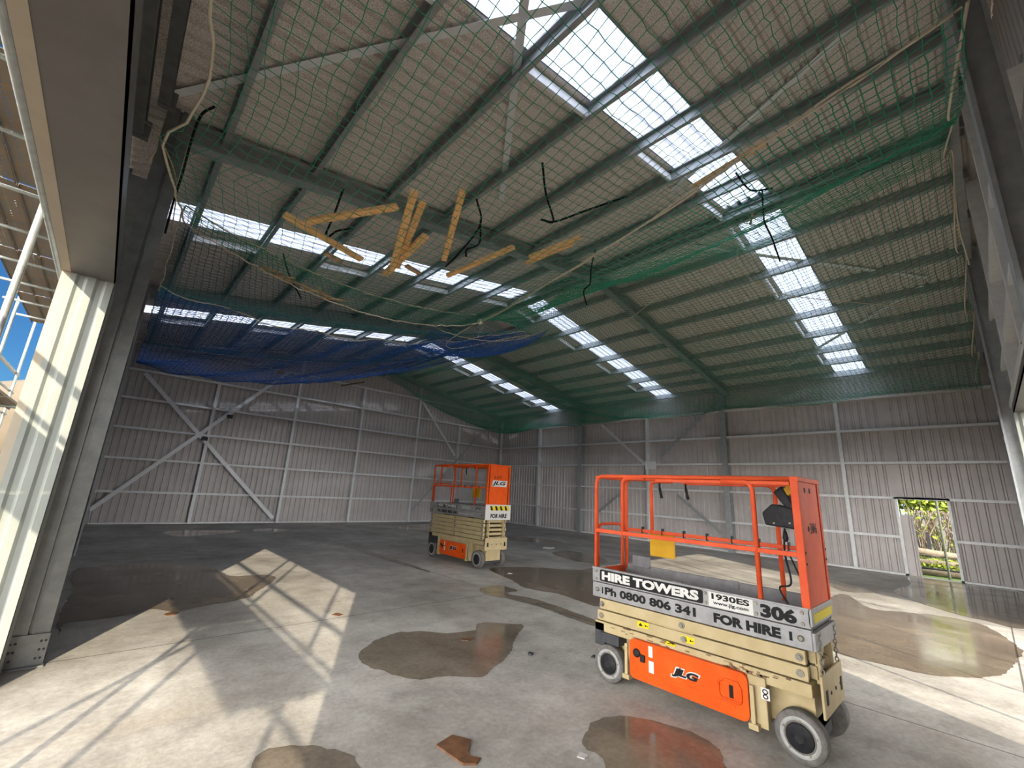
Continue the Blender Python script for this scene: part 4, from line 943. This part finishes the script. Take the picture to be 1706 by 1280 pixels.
# ---------------------------------------------------------------- scaffold outside the left doorway and the front opening
def tube_obj(name, a, b, label, grp, r=.026, mt=M_tube):
    mb = MB(); mb.tube([a, b], r, 10); return tag(mb.build(name, mt), label, 'scaffold', grp)
SY = [-2.4, -.1, 2.6, 5.3, 7.9, 10.3, 12.9, 15.4]
for i, y in enumerate(SY):
    for x, w in ((-.85,'inner'), (-1.95,'outer')):
        if i == 1 and x > -1: continue
        if i in (0, 1) and x > -1: continue
        tube_obj('scaffold_standard', (x,y,-.12), (x,y,6.1), 'upright scaffold tube outside the left wall, %s row, %s bay from the front' % (w, ORD[i]), 'scaffold uprights on the left')
for z, nm in ((2.92,'lower'), (4.93,'upper')):
    for x, w in ((-.83,'inner'), (-2.0,'outer')):
        if z < 3 and x > -1: continue
        if x > -1: x, z = -.80, 3.87
        tube_obj('scaffold_ledger', (x,-4,z), (x,16,z), '%s long scaffold ledger, %s row, outside the left wall' % (nm, w), 'scaffold ledgers on the left')
for z, nm in ((3.9,'lower'), (5.9,'upper')):
    tube_obj('guard_tube', (-2.0,-4,z), (-2.0,16,z), '%s scaffold guard rail tube along the outer row' % nm, 'scaffold ledgers on the left')
    tube_obj('guard_tube', (-2.0,-4,z-.45), (-2.0,16,z-.45), '%s scaffold mid rail tube along the outer row' % nm, 'scaffold ledgers on the left')
for i, y in enumerate([-1.2,.05,1.2,2.35,3.6,4.85,6.0,7.3,8.6,10.0,11.2,12.5,13.7]):
    tube_obj('scaffold_transom', (-.80,y,4.90), (-2.1,y,4.90), 'short scaffold transom under the upper deck, %s from the front' % ORD[i], 'scaffold transoms on the left', .022)
for i, y in enumerate(SY[2:7]):
    tube_obj('scaffold_transom', (-1.45,y,2.86), (-2.4,y,2.86), 'short scaffold transom under the lower deck, %s from the front' % ORD[i], 'scaffold transoms on the left', .022)
for i, (y0, z0, y1, z1) in enumerate(((2.3,.0,4.7,2.9), (7.2,2.9,4.75,.1), (7.2,2.9,9.9,5.0), (12.4,2.9,9.9,5.0), (-.1,2.9,2.2,.1))):
    tube_obj('scaffold_brace', (-2.03,y0,z0), (-2.03,y1,z1), 'diagonal scaffold brace tube on the outer row, %s from the doorway' % ORD[i], 'scaffold diagonal braces')
def plank(name, x, y, z, w, l, lab, grp):
    mb = MB(); mb.box((-w/2,-l/2,0), (w/2,l/2,.004))
    mb.box((-w/2,-l/2,-.04), (-w/2+.004,l/2,0)); mb.box((w/2-.004,-l/2,-.04), (w/2,l/2,0))
    o = mb.build(name, M_plank); o.location = (x,y,z); return tag(o, lab, 'plank', grp)
for k in range(7):
    for j in range(4):
        plank('scaffold_plank', -1.06-.238*j, -1.2+2.42*k, 4.985, .225, 2.38, 'perforated plank of the upper scaffold deck, %s row from the wall, %s bay' % (('nearest','second','third','outermost')[j], ORD[k]), 'perforated planks of the upper deck')
for k in range(7):
    for j in range(3):
        plank('scaffold_plank', -1.65-.26*j, -1.2+2.42*k, 2.96, .25, 2.38, 'perforated steel plank in the lower scaffold deck, %s row, %s bay' % (('inner','middle','outer')[j], ORD[k]), 'perforated planks of the lower deck')
for i, (x, y, z) in enumerate(((-.85,2.6,4.93),(-.85,5.3,4.3),(-.85,5.3,4.93),(-.85,7.9,4.93),(-1.95,10.3,3.9),(-1.95,7.9,4.93))):
    mb = MB(); mb.box((x-.045,y-.05,z-.05), (x+.045,y+.05,z+.05)); tag(mb.build('scaffold_coupler', M_tube, None, .01), 'steel scaffold coupler on an upright outside the left doorway, %s from the front' % ORD[i], 'coupler', 'scaffold couplers')
for i, (x, y) in enumerate(((8.45,-1.7),(5.55,-1.7),(6.6,-1.7),(7.2,-3.0),(4.2,-3.0),(9.6,-1.7))):
    tube_obj('scaffold_standard', (x,y,-.12), (x,y,6.4), 'upright scaffold tube outside the front opening, %s one' % ORD[i], 'scaffold uprights at the front')

# ---------------------------------------------------------------- outside the small doorway
tube_obj('scaffold_standard', (18.75,1.03,-.12), (18.75,1.03,6.5), 'green-grey scaffold tube standing just outside the small doorway', 'scaffold uprights by the doorway', .03)
for i, (z, y0, y1) in enumerate(((.18,-3,5),(.55,-3,5))):
    tube_obj('scaffold_ledger', (18.8,y0,z), (18.8,y1,z-.05), '%s horizontal scaffold tube outside the small doorway' % ('lower','upper')[i], 'scaffold uprights by the doorway', .03, M_dark if i == 0 else M_log)
for i, (a, b) in enumerate((((19.6,3.2,.25),(20.4,-1.5,.18)), ((19.3,2.6,.0),(19.5,-2,.0)), ((20.6,3.0,.62),(21.4,.4,.36)))):
    mb = MB(); mb.tube([a, b], .11, 10); tag(mb.build('log', M_log), 'pale log lying on the grass outside the doorway, %s from the wall' % ('second','nearest','farthest')[i], 'log', 'logs outside the doorway')
g = MB(); g.box((22.5,-8,-.1), (26,14,-.08)); struct(g.build('ground_path', M_path))
for i, y in enumerate((-1.8,.55,1.6,3.4)):
    mb = MB(); mb.box((22.2,y-.05,-.1), (22.3,y+.05,1.1)); tag(mb.build('fence_post', M_dark), 'dark fence post beyond the doorway, %s from the right' % ORD[i], 'post', 'fence posts outside')
for i, z in enumerate((.35,.7)):
    mb = MB(); mb.tube([(22.25,-3,z),(22.25,5,z)], .006, 5); tag(mb.build('fence_wire', M_dark), '%s thin fence wire beyond the doorway' % ('lower','upper')[i], 'wire', 'fence posts outside')
def bush(name, c, r, n, leaf, label, mt, stems=0):
    e = empty(name, (c[0],c[1],-.1)); tag(e, label, 'bush', 'bushes outside the doorway')
    vs = []; fs = []
    for k in range(n):
        d = rng.normal(0,1,3); d /= np.linalg.norm(d); q = np.array(c)+d*np.array(r)*rng.uniform(.6,1.0)
        a = rng.normal(0,1,3); a /= np.linalg.norm(a); b = np.cross(a, rng.normal(0,1,3)); b /= np.linalg.norm(b)+1e-6; s = leaf*rng.uniform(.6,1.3); i0 = len(vs)
        vs += [tuple(q-a*s), tuple(q+b*s*.5), tuple(q+a*s), tuple(q-b*s*.5)]; fs.append((i0,i0+1,i0+2,i0+3))
    mb = MB(); mb.add(vs, fs); mb.build('foliage', mt, e, 0, (c[0],c[1],-.1))
    mb = MB()
    for k in range(max(6,stems)):
        x = c[0]+rng.uniform(-1,1)*r[0]*.7; y = c[1]+rng.uniform(-1,1)*r[1]*.8
        mb.tube([(x,y,-.1),(x+rng.uniform(-.3,.3),y+rng.uniform(-.4,.4),c[2]*.6),(x+rng.uniform(-.6,.6),y+rng.uniform(-.9,.9),c[2]+r[2]*.4)], .022, 5)
    mb.build('stem', M_stem, e, 0, (c[0],c[1],-.1))
bush('ivy_bush', (29.2,1.9,3.1), (1.2,2.8,1.3), 5200, .13, 'yellow-green leafy bush high up beyond the doorway', M_foliage, 60)
bush('bare_bush', (26.7,.0,1.4), (.8,3.0,1.2), 900, .10, 'thin dry twiggy bush below the leafy one beyond the doorway', M_foliage, 110)
bush('low_bush', (20.3,1.5,.12), (.7,1.6,.22), 2400, .07, 'low bright green plants on the ground just outside the doorway', M_foliage, 6)
mb = MB(); mb.tube([(-28,60,-3),(-14,64,1.5),(-4,70,4.0),(8,76,3.0),(30,80,-3)], [4,6,8,7,4], 12)
struct(mb.build('ground_hill', M_hill))
